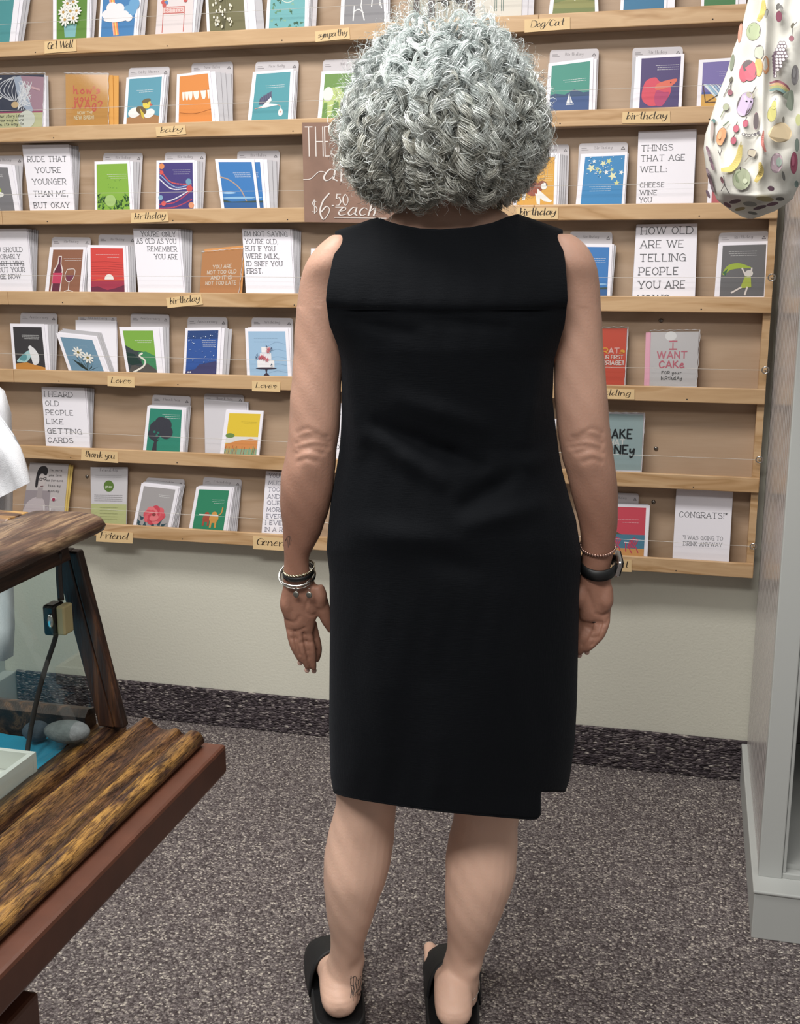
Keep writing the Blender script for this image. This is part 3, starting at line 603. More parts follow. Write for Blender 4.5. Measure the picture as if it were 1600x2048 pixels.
def a_vint(A):
    A.rect(0, -.03, 1, 1, 'c2bbbb'); A.rect(.0, -.03, .62, .55, '9c9297')
    A.shape([(.0, .0), (.04, .3), (.2, .42), (.36, .44), (.5, .36), (.56, .0)], 'c4b9bd'); A.shape([(.28, .42), (.3, .6), (.42, .6), (.42, .42)], 'a89ea0', False)
    A.ell(.36, .70, .11, .15, 'c6bdbc'); A.shape([(.22, .62), (.22, .82), (.28, .93), (.42, .95), (.5, .88), (.46, .80), (.36, .83), (.29, .78), (.28, .62)], '2c282c')
    A.line([(.29, .74), (.48, .76)], .012, '2a262a'); A.up(); A.ell(.34, .735, .045, .035, '2a262a'); A.ell(.44, .745, .04, .035, '2a262a'); A.ell(.34, .735, .03, .022, 'b8afae'); A.ell(.44, .745, .026, .022, 'b8afae'); A.line([(.36, .62), (.42, .625)], .014, '6a3a44')
    for i in range(6): A.line([(.56+.06*i, .0), (.5+.085*i, .3-.02*i)], .035, ['d8d2d4', 'b8aeb4'][i % 2])
    A.up(); A.ell(.72, .42, .07, .05, 'd8d0d2'); A.circ(.72, .41, .04, '9a3050')
    for i, (tx, wd) in enumerate((("i'm sure", .36), ("you love", .36), ("me for more", .46), ("than my", .34), ("money", .3))): A.text(tx, .7, .88-.085*i, .045, '5c5a5c', .14, False, 'c', width=wd*.9)
def a_rose(A):
    bg(A, 'a9a5a6', .08, .92, .94); A.tiny(.52, .82, .78, 2)
    for x, y, a in ((.15, .1, .5), (.22, .2, .8), (.3, .04, 0), (.5, .06, -.3), (.65, .08, -.6), (.75, .06, -1), (.2, .02, .6)): leaf(A, x, y, .15, '2f4f5a', a)
    A.up()
    for k in range(16): a = k*.75; A.ell(.5+.15*math.cos(a)*(1 if k < 9 else .5), .3+.11*math.sin(a)*(1 if k < 9 else .5), .15-.004*k, .12, ['d9525f', 'e0626c', 'cf4556', 'e87a80'][k % 4], a)
    A.ell(.5, .32, .05, .04, '8f4040')
def a_dogs(A):
    bg(A, '2f8a66', .09, .92, .94); A.tiny(.5, .84, .72, 3)
    for x, c in ((.42, 'a8503c'), (.62, 'd59a4c')):
        s = 1 if c[0] == 'a' else 1.25
        A.ell(x, .3, .1*s, .1*s, c); A.ell(x, .4, .06*s, .05*s, c)
        for d in (-.06, .06): A.line([(x+d, .26), (x+d*1.1, .1 if s > 1 else .14)], .05, c)
    A.up(); A.line([(.7, .36), (.8, .42), (.82, .55)], .03, 'd59a4c', True); A.up(); A.line([(.22, .38), (.72, .37)], .03, 'ece8e0')
def a_chairs(A):
    bg(A, 'cf4658', .1, .93, .95); A.tiny(.3, .8, .7, 1, 'e8b8c0'); A.tiny(.5, .8, .64, 1, 'e8b8c0'); A.rect(.1, .1, .93, .4, '4d8098'); A.rect(.1, -.03, .93, .12, 'd39a5a'); A.shape([(.1, .4), (.3, .5), (.45, .42), (.5, .4)], '5a5a48', False)
    for ox in (.3, .62):
        for i in range(5): A.line([(ox+.03*i, .14), (ox+.05+.035*i, .34-.02*abs(i-2))], .02, 'c8385c')
        A.line([(ox-.06, .24), (ox+.06, .23)], .02, 'e8e0e4').line([(ox-.04, .23), (ox-.03, .06)], .018, 'c8385c').line([(ox+.0, .18), (ox+.08, .03)], .018, 'c8385c').line([(ox+.15, .16), (ox+.2, .04)], .018, 'c8385c'); A.up()
W = a_words
# ---- first row
card(0, (-62, -60), (46, -60), (30, 81), (-78, 84), 'teal lavender card at far left of the top Get Well row', a_lav, (3, 24, 2, 17))
card(0, (106, -60), (181, -62), (178, 73), (106, 76), 'green daisy bouquet card beside the Get Well label', a_daisy, (2, 6, 3, 5), ((120, -72), (200, -72), (188, 73)), tabtxt='Get Well')
card(0, (205, -60), (281, -62), (272, 67), (197, 72), 'blue cloud and rainbow card on the top row', a_rainbow, (2, 14, 4, 8), ((215, -72), (302, -72), (290, 67)), tabtxt='Get Well')
card(0, (319, -62), (391, -63), (384, 62), (311, 66), 'pale pink balloon banner card on the top row', a_better, (3, 24, 4, 14))
card(0, (408, -64), (489, -66), (497, 58), (414, 62), 'olive pussy willow card on the top row', a_willow, (2, 30, 4, 32))
card(0, (539, -66), (617, -67), (615, 53), (531, 57), 'pale teal ivy card on the top row', a_ivy, (3, 10, 2, 7), ((545, -80), (640, -80), (632, 53)), tabtxt='Sympathy')
card(0, (686, -68), (768, -70), (774, 44), (680, 48), 'grey garden bench card beside the Sympathy label', a_bench, (2, 12, 3, 6))
card(0, (822, -70), (952, -73), (950, 34), (820, 38), 'dark woodland photo card behind the head of hair', a_photo, (1, 4, 2, 3))
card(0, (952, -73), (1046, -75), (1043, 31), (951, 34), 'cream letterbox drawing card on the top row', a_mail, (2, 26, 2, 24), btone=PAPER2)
card(0, (1110, -75), (1193, -77), (1197, 25), (1097, 28), 'green landscape with mountains card at the Dog/Cat label', a_land)
card(0, (1247, -78), (1338, -80), (1333, 18), (1240, 22), 'blue card with red teapot shape on the top row', a_redblue, (1, 15, 3, 16))
card(0, (1405, -80), (1480, -82), (1476, 12), (1402, 15), 'plain green card nearest the tote bag on the top row', a_green, (1, 18, 2, 16))
# ---- second row
card(1, (-5, 150), (88, 149), (85, 251), (-8, 254), 'navy and pink whisk card in a clear sleeve', a_whisk, (2, 8, 2, 13), sleeve=True)
card(1, (131, 149), (215, 150), (217, 247), (132, 249), "orange how's your jvag card in a clear sleeve", a_jvag, (2, 22, 1, 20), sleeve=True, btone=mat('orange_card', 'cf9648', .5))
card(1, (253, 155), (328, 149), (321, 245), (247, 247), 'teal hatching chick card above the baby label', a_chick, (2, 10, 3, 6), ((258, 136), (340, 133), (333, 244)), tabtxt='Baby Shower')
card(1, (354, 149), (420, 141), (430, 242), (351, 245), 'orange washing line card on the second row', a_onesie, (4, 42, 6, 36), ((383, 127), (466, 123), (466, 241)), tabtxt='New Baby')
card(1, (506, 144), (587, 138), (582, 239), (495, 242), 'teal flying stork card on the second row', a_stork, (2, 9, 5, 6), ((511, 124), (598, 121), (592, 239)), tabtxt='New Baby')
card(1, (643, 143), (728, 139), (722, 236), (635, 239), 'green elephant card beside the grey curls', a_eleph, (2, 6, 3, 5), ((646, 120), (730, 117), (725, 236)), tabtxt='Baby')
card(1, (1097, 127), (1187, 115), (1184, 220), (1091, 224), 'green and navy sailing boat card on the second row', a_sail, (1, 7, 2, 6), ((1100, 100), (1198, 97), (1193, 220)))
card(1, (1276, 112), (1369, 107), (1363, 215), (1271, 218), 'purple card with red fighting fish', a_fish, (2, -9, 3, -12), ((1265, 96), (1366, 93), (1363, 215)))
card(1, (1398, 120), (1484, 114), (1480, 212), (1393, 215), 'violet deck chair card next to the tote bag', a_deck)
# ---- third row
card(2, (-50, 326), (23, 329), (39, 419), (-40, 420), 'grey lime cocktail card at the far left of the third row', a_lime, (3, 20, 3, 6), ((-30, 312), (47, 311), (42, 419)))
card(2, (44, 290), (138, 289), (149, 419), (60, 420), "tall white RUDE THAT YOU'RE YOUNGER card", W([('RUDE THAT', .74, .1, .83), ("YOU'RE", .57, .1, .55), ('YOUNGER', .395, .1, .73), ('THAN ME,', .21, .1, .76), ('BUT OKAY', .03, .1, .79)]), (7, 23, 5, 7))
card(2, (189, 323), (259, 321), (265, 418), (190, 419), 'lime green undergrowth card on the third row', a_leafg, (3, 20, 3, 9), ((207, 306), (286, 306), (279, 418)))
card(2, (313, 321), (389, 320), (391, 418), (312, 419), 'purple paper streamers card on the third row', a_stream, (3, 16, 3, 12), ((330, 305), (412, 304), (406, 418)))
card(2, (447, 319), (525, 318), (533, 417), (456, 418), 'blue rainbow over a lake card standing second in its pocket', a_lake, (3, 28, 3, 22), ((475, 302), (560, 301), (555, 417)), off0=.003)
card(2, (430, 318), (508, 318), (520, 417), (443, 418), 'blue rainbow over a lake card in front of its pocket', a_lake)
card(2, (1030, 308), (1116, 306), (1113, 412), (1026, 414), 'yellow card with brown and white dog', a_dog, (4, 17, 4, 16), ((1060, 290), (1139, 289), (1135, 411)))
card(2, (1162, 308), (1255, 304), (1248, 410), (1151, 412), 'bright blue star shower card on the third row', a_stars, (1, 2, 2, 2), ((1158, 287), (1256, 284), (1251, 410)))
card(2, (1277, 263), (1393, 258), (1386, 408), (1272, 409), 'tall white THINGS THAT AGE WELL card', W([('THINGS', .73, .1, .55), ('THAT AGE', .59, .1, .76), ('WELL:', .44, .1, .45), ('CHEESE', .235, .08, .42), ('WINE', .13, .08, .3), ('YOU', .03, .08, .21)], .06, 'l'), (2, 1, 2, 1))
card(2, (1418, 322), (1505, 320), (1500, 407), (1414, 409), 'red and white card mostly hidden by the tote bag', lambda A: bg(A, 'b85a60', .1))
# ---- fourth row
card(3, (-48, 458), (53, 457), (65, 582), (-40, 584), 'tall white LYING ABOUT YOUR AGE card at the left edge', lambda A: (W([('YOU SHOULD', .63, .078, .62), ('PROBABLY', .52, .078, .5), ('START LYING', .415, .078, .62), ('ABOUT YOUR', .31, .078, .64), ('AGE NOW', .205, .078, .46)], .57)(A), A.line([(.25, .445), (.89, .445)], .012, '5a5a5e')), (6, 23, 3, 7))
card(3, (100, 494), (172, 494), (164, 583), (90, 583), 'brown wine bottle and glass card on the fourth row', a_wine, (2, 7, 2, 7), ((104, 474), (182, 475), (176, 583)))
card(3, (175, 490), (251, 491), (255, 584), (176, 584), 'red sunset card on the fourth row', a_sunset, (4, 18, 2, 17), ((197, 469), (272, 470), (272, 584)))
card(3, (266, 457), (356, 458), (368, 586), (277, 585), "tall white YOU'RE ONLY AS OLD card", W([("YOU'RE ONLY", .88, .095, .76), ('AS OLD AS YOU', .77, .095, .87), ('REMEMBER', .65, .095, .64), ('YOU ARE', .53, .095, .5)], .93, 'r'), (5, 28, 2, 14))
card(3, (405, 506), (486, 499), (478, 587), (399, 587), 'orange NOT TOO OLD card in a clear sleeve', a_old, (1, 4, -8, 6), sleeve=True, btone=mat('orange_card_back', 'c98c50', .5))
card(3, (484, 457), (580, 458), (589, 588), (492, 588), "tall white I'M NOT SAYING YOU'RE OLD card", W([("I'M NOT SAYING", .885, .09, .88), ("YOU'RE OLD,", .77, .09, .68), ('BUT IF YOU', .66, .09, .61), ('WERE MILK,', .545, .09, .68), ("I'D SNIFF YOU", .43, .09, .74), ('FIRST.', .32, .09, .32)], .05, 'l'), (6, 22, 3, 10))
card(3, (622, 497), (700, 497), (700, 588), (620, 588), 'dark bordered card behind the left shoulder', lambda A: bg(A, '4a4a50', .1), (1, 3, 2, 3))
card(3, (1140, 487), (1225, 488), (1220, 591), (1135, 592), 'blue seascape card behind the right shoulder', a_lake, (2, 7, 2, 4), ((1140, 463), (1225, 464), (1220, 591)))
card(3, (1274, 449), (1395, 447), (1390, 590), (1266, 591), 'tall white HOW OLD ARE WE TELLING PEOPLE card', W([('HOW OLD', .86, .12, .85), ('ARE WE', .67, .12, .7), ('TELLING', .48, .12, .74), ('PEOPLE', .29, .12, .63), ('YOU ARE', .10, .12, .75), ('NOW?', -.095, .12, .5)], .08, 'l'), (2, -2, 2, -2))
card(3, (1439, 485), (1540, 482), (1535, 589), (1432, 590), 'grey girl with green scarf card at the right end', a_scarf, (1, -3, 2, -3), ((1438, 466), (1538, 462), (1534, 589)))
# ---- fifth row
card(4, (20, 647), (88, 648), (97, 739), (27, 738), 'black pair of doves card on the fifth row', a_dove, (4, 28, 1, 15), ((41, 625), (115, 627), (111, 740)), tabtxt='Anniversary')
card(4, (151, 640), (232, 641), (235, 743), (152, 742), 'blank white backing card behind the slumped daisies', None, (1, 2, 2, 1), ((156, 627), (233, 628), (236, 743)), tabtxt='Anniversary', off0=.012)
card(4, (112, 666), (190, 674), (215, 741), (137, 740), 'blue grey white daisies card slumped sideways', a_dais2, (4, 13, -9, 13))
card(4, (238, 654), (318, 654), (326, 745), (253, 744), 'green winding road card on the fifth row', a_road, (3, 20, 0, 13), ((261, 627), (339, 629), (339, 745)), tabtxt='Anniversary')
card(4, (371, 656), (443, 655), (438, 748), (366, 747), 'navy starry night card on the fifth row', a_night, (3, 21, 3, 20), ((375, 634), (455, 635), (454, 748)), tabtxt='Anniversary')
card(4, (490, 656), (576, 656), (582, 751), (494, 751), 'light blue wedding cake card above the second Love label', a_cake, (2, 10, -2, 3), ((503, 635), (586, 636), (588, 752)), tabtxt='Wedding')
card(4, (1150, 658), (1254, 657), (1249, 767), (1146, 767), 'orange red congrats card behind the right arm', a_congr, (1, 2, 1, 2), sleeve=True)
card(4, (1302, 664), (1398, 663), (1393, 769), (1299, 769), 'grey I WANT CAKE card in a crinkled clear sleeve', a_want, (2, -10, 1, -11), sleeve=True, btone=mat('pink_envelope', 'cf98aa', .6))
# ---- sixth row
card(5, (83, 774), (169, 776), (180, 894), (92, 891), 'tall white I HEARD OLD PEOPLE card', W([('I HEARD', .84, .1, .65), ('OLD', .685, .1, .31), ('PEOPLE', .53, .1, .62), ('LIKE', .375, .1, .38), ('GETTING', .215, .1, .78), ('CARDS', .06, .1, .57)], .06, 'l'), (5, 20, 1, 4))
card(5, (295, 811), (370, 815), (366, 903), (286, 900), 'teal single tree card on the sixth row', a_tree, (4, 12, -3, 9), ((305, 789), (382, 793), (374, 904)), tabtxt='Thank You')
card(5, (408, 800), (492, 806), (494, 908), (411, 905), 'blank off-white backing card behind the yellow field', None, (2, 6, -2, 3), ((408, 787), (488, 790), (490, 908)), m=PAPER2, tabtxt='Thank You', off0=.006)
card(5, (452, 820), (527, 822), (518, 909), (440, 907), 'yellow sky over orange field card', a_field, (1, 1, -1, 1))
card(5, (596, 803), (700, 807), (696, 916), (594, 912), 'white card with thin lettering between left arm and dress', W([('CONGRATS!', .7, .1, .9), ('*GOOD', .3, .07, .5), ('FOR YOU.', .16, .07, .7)], .97, 'r'), (1, 2, 2, 2))
card(5, (1030, 833), (1113, 838), (1110, 933), (1028, 930), 'plain white card between dress and right arm', None)
card(5, (1170, 827), (1287, 829), (1282, 938), (1165, 936), 'pale blue MAKE THAT MONEY card', a_money, (1, 3, -3, 2), sleeve=True)
# ---- seventh row
card(6, (60, 925), (137, 928), (126, 1049), (42, 1047), 'black and white vintage woman card above the display case', a_vint, (2, 10, 2, 7), btone=mat('yellow_card', 'c9ae62', .6))
card(6, (181, 934), (255, 934), (252, 1054), (183, 1052), 'pale divider card with green round logo', lambda A: (A.rect(0, -.03, 1, 1, 'cfccd0'), A.rect(0, -.03, 1, .38, 'b8bd86'), A.text('Friendship', .5, .93, .06, '6d686b', .12, False, 'c'), A.circ(.5, .68, .14, '5c7a34'), A.text('grow', .5, .655, .06, 'dfe6cf', .16, False, 'c'), [A.tiny(.14, .86, .86-.03*i, 1, '8f8c90') for i in range(2)], [A.tiny(.1, .88, .53-.032*i, 1, '8f8c90') for i in range(4)], [A.tiny(.25, .75, .32-.05*i, 1, '8f9468') for i in range(5)]), (1, 1, 2, 1))
card(6, (283, 966), (358, 975), (341, 1058), (265, 1055), 'grey pink rose card above the Friend label', a_rose, (4, 12, -6, 11), ((293, 955), (370, 959), (357, 1058)), tabtxt='Friendship')
card(6, (393, 973), (465, 976), (452, 1064), (377, 1062), 'green two dogs with stick card on the bottom row', a_dogs, (5, 16, -5, 19), ((407, 954), (484, 959), (474, 1065)), tabtxt='Friendship')
card(6, (532, 942), (622, 946), (608, 1071), (523, 1069), 'tall white many lines of grey lettering card behind left forearm', W([('YOU KNOW TOO', .9, .085, .9), ('MUCH ABOUT', .79, .085, .86), ('TOO MANY', .685, .085, .7), ('AND I ASK', .575, .085, .7), ('QUESTIONS', .475, .085, .86), ('MORE THAN', .37, .085, .82), ('EVERY TIME', .265, .085, .84), ('I EVER GO', .16, .085, .76), ('IN A ROW', .055, .085, .66)], .08, 'l', col='8a8a98'), (1, 2, 2, 2))
card(6, (1195, 1007), (1300, 1011), (1295, 1110), (1188, 1106), 'red card with two beach chairs behind the right wrist', a_chairs, (2, -4, -3, -3), ((1200, 984), (1278, 987), (1272, 1108)))
card(6, (1353, 978), (1466, 983), (1458, 1120), (1345, 1116), 'tall white CONGRATS card at right end of the bottom row', lambda A: (A.text('CONGRATS!*', .5, .6, .1, '5a5a5e', .1, True, 'c', width=.84), A.text("*I WAS GOING TO", .52, .28, .07, '8a8a90', .11, True, 'c', width=.7), A.text('DRINK ANYWAY', .52, .19, .07, '8a8a90', .11, True, 'c', width=.68)), (2, 0, 3, 0))

# ---------------------------------------------------------------- handwritten shelf labels
def label(row, TL, TR, BR, BL, txt, where, wd=.8, h=.3, y=.36, x=.5):
    q = [wall(*p, .068) for p in (TL, TR, BR, BL)]
    t = empty('shelf_label', (q[2]+q[3])/2, 'tan handwritten %s label %s' % (txt.replace('<', '').strip(), where), 'label', 'handwritten labels on the shelf lips')
    b = B(); slab(b, q, .0012); place(b.build('label_card', KRAFT), t)
    n = np.array([0, -1.0, 0])
    def fn(u, v, o): return (q[3]*(1-u)+q[2]*u)*(1-v)+(q[0]*(1-u)+q[1]*u)*v+n*o
    asp = np.linalg.norm(q[0]-q[3])/np.linalg.norm(q[1]-q[0])
    A = Art(fn, asp); A.text(txt, x, y, h*asp, '33281f', .085, False, 'c', slant=.18, gap=.06, callig=1.6, width=wd)
    A.build('handwriting', PRINT, t)
label(0, (89, 83), (152, 79), (153, 102), (89, 107), 'Get Well', 'at the left end of the top row', .8, .55)
label(0, (630, 63), (698, 55), (700, 77), (631, 84), 'sympathy', 'on the top row left of the hair', .84, .5)
label(0, (1049, 39), (1140, 34), (1140, 58), (1049, 65), 'Dog/Cat', 'on the top row right of the hair', .72, .5)
label(1, (311, 254), (370, 250), (372, 268), (313, 273), 'baby', 'on the second row', .75, .55)
label(1, (1245, 224), (1340, 222), (1341, 246), (1244, 246), 'birthday', 'on the second row under the fish card', .84, .55)
label(2, (262, 426), (335, 423), (337, 443), (262, 446), 'birthday', 'under the streamers card', .84, .55)
label(2, (1032, 415), (1116, 415), (1116, 438), (1034, 439), 'birthday', 'under the dog card', .86, .55)
label(3, (332, 596), (402, 588), (406, 609), (335, 616), 'birthday', "on the fourth row", .84, .55)
label(4, (215, 751), (269, 754), (269, 775), (215, 772), 'Love<', 'on the fifth row under the winding road card', .72, .5)
label(4, (504, 762), (561, 764), (560, 784), (504, 782), 'Love<', 'beside the left upper arm', .72, .5)
label(4, (1180, 776), (1269, 779), (1269, 799), (1180, 797), 'wedding', 'on the fifth row right of the arm', .78, .5, x=.5)
label(5, (163, 899), (235, 904), (236, 926), (162, 920), 'thank you', 'on the sixth row', .84, .5)
label(6, (193, 1061), (266, 1066), (265, 1087), (192, 1083), 'Friend', 'at the left end of the bottom row', .76, .55)
label(6, (506, 1072), (592, 1078), (592, 1103), (506, 1098), 'General', 'on the bottom row beside the left wrist', .82, .5)
label(6, (1165, 1116), (1263, 1120), (1263, 1144), (1165, 1140), 'Engagement', 'on the bottom row beside the watch', .84, .45)

# ---------------------------------------------------------------- brown price sign
q = [wall(*p, .0745) for p in ((604, 245), (798, 243), (800, 447), (609, 444))]
sg = empty('price_sign', (q[2]+q[3])/2, 'brown painted board with white lettering, $6.50 each, hung over two shelf lips', 'sign')
b = B(); slab(b, q, .004); place(b.build('sign_board', SIGNM), sg)
def fn(u, v, o): return (q[3]*(1-u)+q[2]*u)*(1-v)+(q[0]*(1-u)+q[1]*u)*v+np.array([0, -1., 0])*o
A = Art(fn, 1.03)
wc = 'ece4df'
for ch, x in zip('THESE', (.03, .14, .235, .305, .39)): A.text(ch, x, .665, .30, wc, .035, False, width=.075 if ch != 'E' else .05)
for ch, x in zip('CARDS', (.52, .61, .70, .79, .88)): A.text(ch, x, .665, .30, wc, .035, False, width=.07)
A.line([(0.0, .43), (.08, .44), (.17, .51), (.25, .5)], .008, wc, True)
A.text('are', .21, .42, .19, wc, .06, False, slant=.2, gap=.1, callig=1.2, width=.42); A.up()
A.text('$', .09, .10, .12, wc, .08, False, callig=.5, width=.05); A.text('6', .17, .03, .27, wc, .055, False, callig=.7, width=.10); A.line([(.30, .17), (.312, .17)], .014, wc)
A.text('50', .345, .175, .115, wc, .10, False, callig=.6, width=.12); A.line([(.335, .155), (.44, .155)], .007, wc)
A.text('each', .36, .075, .13, wc, .08, False, slant=.3, gap=.12, callig=1.2, width=.40); A.line([(.32, .05), (.86, .05)], .006, wc)
A.build('white_lettering', PRINT, sg)['kind'] = 'stuff'

# ---------------------------------------------------------------- beadboard cabinet on the right
cab = empty('bookcase', (.4, -.33, 0), 'tall grey-white painted bookcase with beadboard side and wide plinth at right', 'bookcase')
def cp(o): return place(o, cab)
XC, YF = .171, -.65
bb = B(); prof = []
ny = 16; pit = (-YF-.03)/ny
for i in range(ny):                                   # beadboard: one board between every two grooves
    y1 = -.012-i*pit; y0 = y1-pit+.0012
    cp(B().prism([(XC+.006, y0), (XC+.006, y1), (XC+.0012, y1), (XC, y1-.003), (XC, y0+.009), (XC+.003, y0+.0065), (XC, y0+.004), (XC+.0012, y0)], .06, 2.4, 2).build('beadboard_strip', PANELM))
cp(box('side_backing', (XC+.0065, YF+.02, .06), (XC+.02, -.002, 2.4), PANELM))
cp(box('front_stile', (XC-.002, YF, .1), (XC+.042, YF+.02, 2.4), CABM, bevel=.002))
cp(box('stile_bead', (XC+.0425, YF+.004, .112), (XC+.049, YF+.02, 2.4), CABM, bevel=.002))
cp(box('bottom_shelf', (XC+.0205, YF+.024, .1), (1.2, -.03, .122), CABM))
cp(box('bottom_rail', (XC+.0425, YF+.002, .1), (1.2, YF+.0235, .112), CABM, bevel=.002))
for z in (.50, .90, 1.3, 1.7): cp(box('shelf', (XC+.0205, YF+.03, z), (1.2, -.03, z+.02), CABM))
cp(box('cabinet_back', (XC+.0205, -.028, .125), (1.2, -.01, 2.4), mat('dark_cabinet_inside', '6b6664', .6)))
cp(box('plinth', (.160, -.705, 0), (1.2, -.002, .094), CABM, bevel=.002))
cp(box('plinth_cap', (.158, -.708, .0945), (1.2, -.002, .101), CABM, bevel=.0025))
cab2 = empty('bookcase', (-2.3, -.3, 0), 'pale grey painted cabinet seen through the display case glass at far left', 'bookcase')
place(box('side_panel', (-2.8, -.62, .1), (-1.90, -.002, 2.4), CABM), cab2)
place(box('plinth', (-2.8, -.68, 0), (-1.865, -.002, .10), CABM, bevel=.003), cab2)

# ---------------------------------------------------------------- oak display case
OAK = wood('dark_worn_oak', [(0, '231712'), (.45, '38241a'), (.75, '4f3524'), (1, '684830')], (10, .8, 10), .42, 1.2, 4, .5, .75, (60, 3, 60), (.012, .006, .004))
def oakmold():
    m = wood('worn_oak_moulding', [(0, '33201a'), (.5, '4a3024'), (.8, '5f4029'), (1, '7a5530')], (14, 1.2, 14), .38, 1.5, 5, .6, .85, (120, 7, 120), (.012, .006, .004))
    nt = m.node_tree; b = nt.nodes['Principled BSDF']; a = nt.nodes.new('ShaderNodeAttribute'); a.attribute_name = 'wear'
    src = b.inputs['Base Color'].links[0].from_socket; n = nt.nodes.new('ShaderNodeTexNoise'); n.inputs['Scale'].default_value = 22; n.inputs['Detail'].default_value = 6
    tc = nt.nodes.new('ShaderNodeTexCoord'); mp = nt.nodes.new('ShaderNodeMapping'); mp.inputs['Scale'].default_value = (6, 1, 6)
    nt.links.new(tc.outputs['Object'], mp.inputs[0]); nt.links.new(mp.outputs[0], n.inputs['Vector'])
    r = nt.nodes.new('ShaderNodeMapRange'); r.inputs['From Min'].default_value = .38; r.inputs['From Max'].default_value = .6; nt.links.new(n.outputs['Fac'], r.inputs['Value'])
    mu = nt.nodes.new('ShaderNodeMath'); mu.operation = 'MULTIPLY'; nt.links.new(a.outputs['Fac'], mu.inputs[0]); nt.links.new(r.outputs[0], mu.inputs[1])
    mx = nt.nodes.new('ShaderNodeMix'); mx.data_type = 'RGBA'; nt.links.new(mu.outputs[0], mx.inputs['Factor']); nt.links.new(src, mx.inputs['A']); mx.inputs['B'].default_value = (*lin('a67c3c'), 1)
    g2 = nt.nodes.new('ShaderNodeTexNoise'); g2.inputs['Scale'].default_value = 10; g2.inputs['Detail'].default_value = 6; g2.inputs['Distortion'].default_value = .8
    mp3 = nt.nodes.new('ShaderNodeMapping'); mp3.inputs['Scale'].default_value = (60, 6, 60); nt.links.new(tc.outputs['Object'], mp3.inputs[0]); nt.links.new(mp3.outputs[0], g2.inputs['Vector'])
    r3 = nt.nodes.new('ShaderNodeValToRGB'); r3.color_ramp.elements[0].position = .40; r3.color_ramp.elements[1].position = .56; r3.color_ramp.elements[0].color = (.22, .17, .13, 1); r3.color_ramp.elements[1].color = (1, 1, 1, 1); nt.links.new(g2.outputs['Fac'], r3.inputs['Fac'])
    m4 = nt.nodes.new('ShaderNodeMix'); m4.data_type = 'RGBA'; m4.blend_type = 'MULTIPLY'; m4.inputs['Factor'].default_value = .9; nt.links.new(mx.outputs['Result'], m4.inputs['A']); nt.links.new(r3.outputs['Color'], m4.inputs['B'])
    nt.links.new(m4.outputs['Result'], b.inputs['Base Color']); return m
OAKM = oakmold()
OAKZ = wood('dark_worn_oak_post', [(0, '1f1410'), (.45, '332018'), (.75, '472c1e'), (1, '5f3e26')], (12, 12, .8), .42, .8, 3, .5, .7, (70, 70, 4), (.012, .006, .004))
BROWN = mat('red_brown_painted_board', '4c2a1c', .42, noise=.12, nscale=30, bump=.1, bscale=90)
YE, YN = -1.672, -2.42
case = empty('display_case', (-.9, -2.0, .7), 'antique oak tabletop display case with slanted glass front and worn mouldings', 'display case')
def dp(o): return place(o, case)
cz = lambda z: z
# stand: board and legs
table = empty('table', (-.9, -2.0, 0), 'red-brown painted wooden table carrying the oak display case', 'table')
place(box('table_top', (-1.3, YN-.02, .698), (-.492, YE+.018, .733), BROWN, bevel=.004), table)
place(box('apron', (-1.27, YN, .60), (-.60, YE-.06, .6975), BROWN), table)
for x, y in ((-.615, -1.99), (-.615, YN+.02), (-1.25, -1.75), (-1.25, YN+.02)): place(box('leg', (x, y, 0), (x+.05, y+.05, .5995), BROWN, bevel=.004), table)
# base frame moulding extruded along y with wear on the crests
prof = [(-.640,.7335),(-.640,.752),(-.624,.7565),(-.618,.7575),(-.612,.755),(-.610,.748),(-.609,.738),(-.5985,.738),(-.594,.750),(-.591,.7575),(-.586,.7605),(-.581,.7595),(-.576,.755),(-.570,.7505),(-.563,.7480),(-.557,.7480),(-.552,.7500),(-.548,.7515),(-.544,.7500),(-.541,.7460),(-.538,.7440),(-.535,.7470),(-.530,.7505),(-.524,.7505),(-.518,.7475),(-.514,.7420),(-.514,.7370),(-.518,.7335)]
wear = [0,0,.6,.8,.4,0,0,0,.1,.5,1,.6,.15,.1,.1,.15,.4,.9,.5,.1,0,.3,.9,1,.7,.4,.15,0]
ys = np.linspace(YN, YE+.006, 40)
R = [[(x, y, z+.0006*math.sin(y*70+x*900)*(wv > .3)) for (x, z), wv in zip(prof, wear)] for y in ys]
b = B().rings(R); o = b.build('base_moulding', OAKM, None, True)
a = o.data.attributes.new('wear', 'FLOAT', 'POINT'); a.data.foreach_set('value', [w_*min(1, .35+abs(y-YE)*5) for y in ys for w_ in wear]); dp(o)
dp(B().prism([(YE-.03, .7335), (YE-.03, .768), (YE-.022, .775), (YE-.008, .772), (YE-.004, .7335)], -1.15, -.6405, 0).build('end_rail', OAK))
# corner post, slanted: axis from (-.612,.757) to (-.655,.955)
def post(x0, x1, y0, y1, s=0):
    zb, zt = .757, .958; sl = (-.656+.612)/(zt-zb)
    return B().rings([[(x0+sl*(z-zb), y0, z), (x1+sl*(z-zb), y0, z), (x1+sl*(z-zb), y1, z), (x0+sl*(z-zb), y1, z)] for z in (zb, zt)])
dp(post(-.628, -.609, YE-.024, YE-.006).build('corner_post', OAKZ, bevel=.002))
dp(post(-.6085, -.597, YE-.024, YE-.010).build('post_edge_strip', OAKZ, bevel=.002))
# front top rail (under plank) follows the slant
dp(B().prism([(-.678, .951), (-.644, .951), (-.648, .974), (-.678, .974)], YN, YE-.031, 1).build('front_top_rail', OAK, bevel=.0015))
dp(B().prism([(YE-.030, .952), (YE-.030, .974), (YE-.010, .974), (YE-.010, .952)], -1.15, -.66, 0).build('end_top_rail', OAK, bevel=.0015))
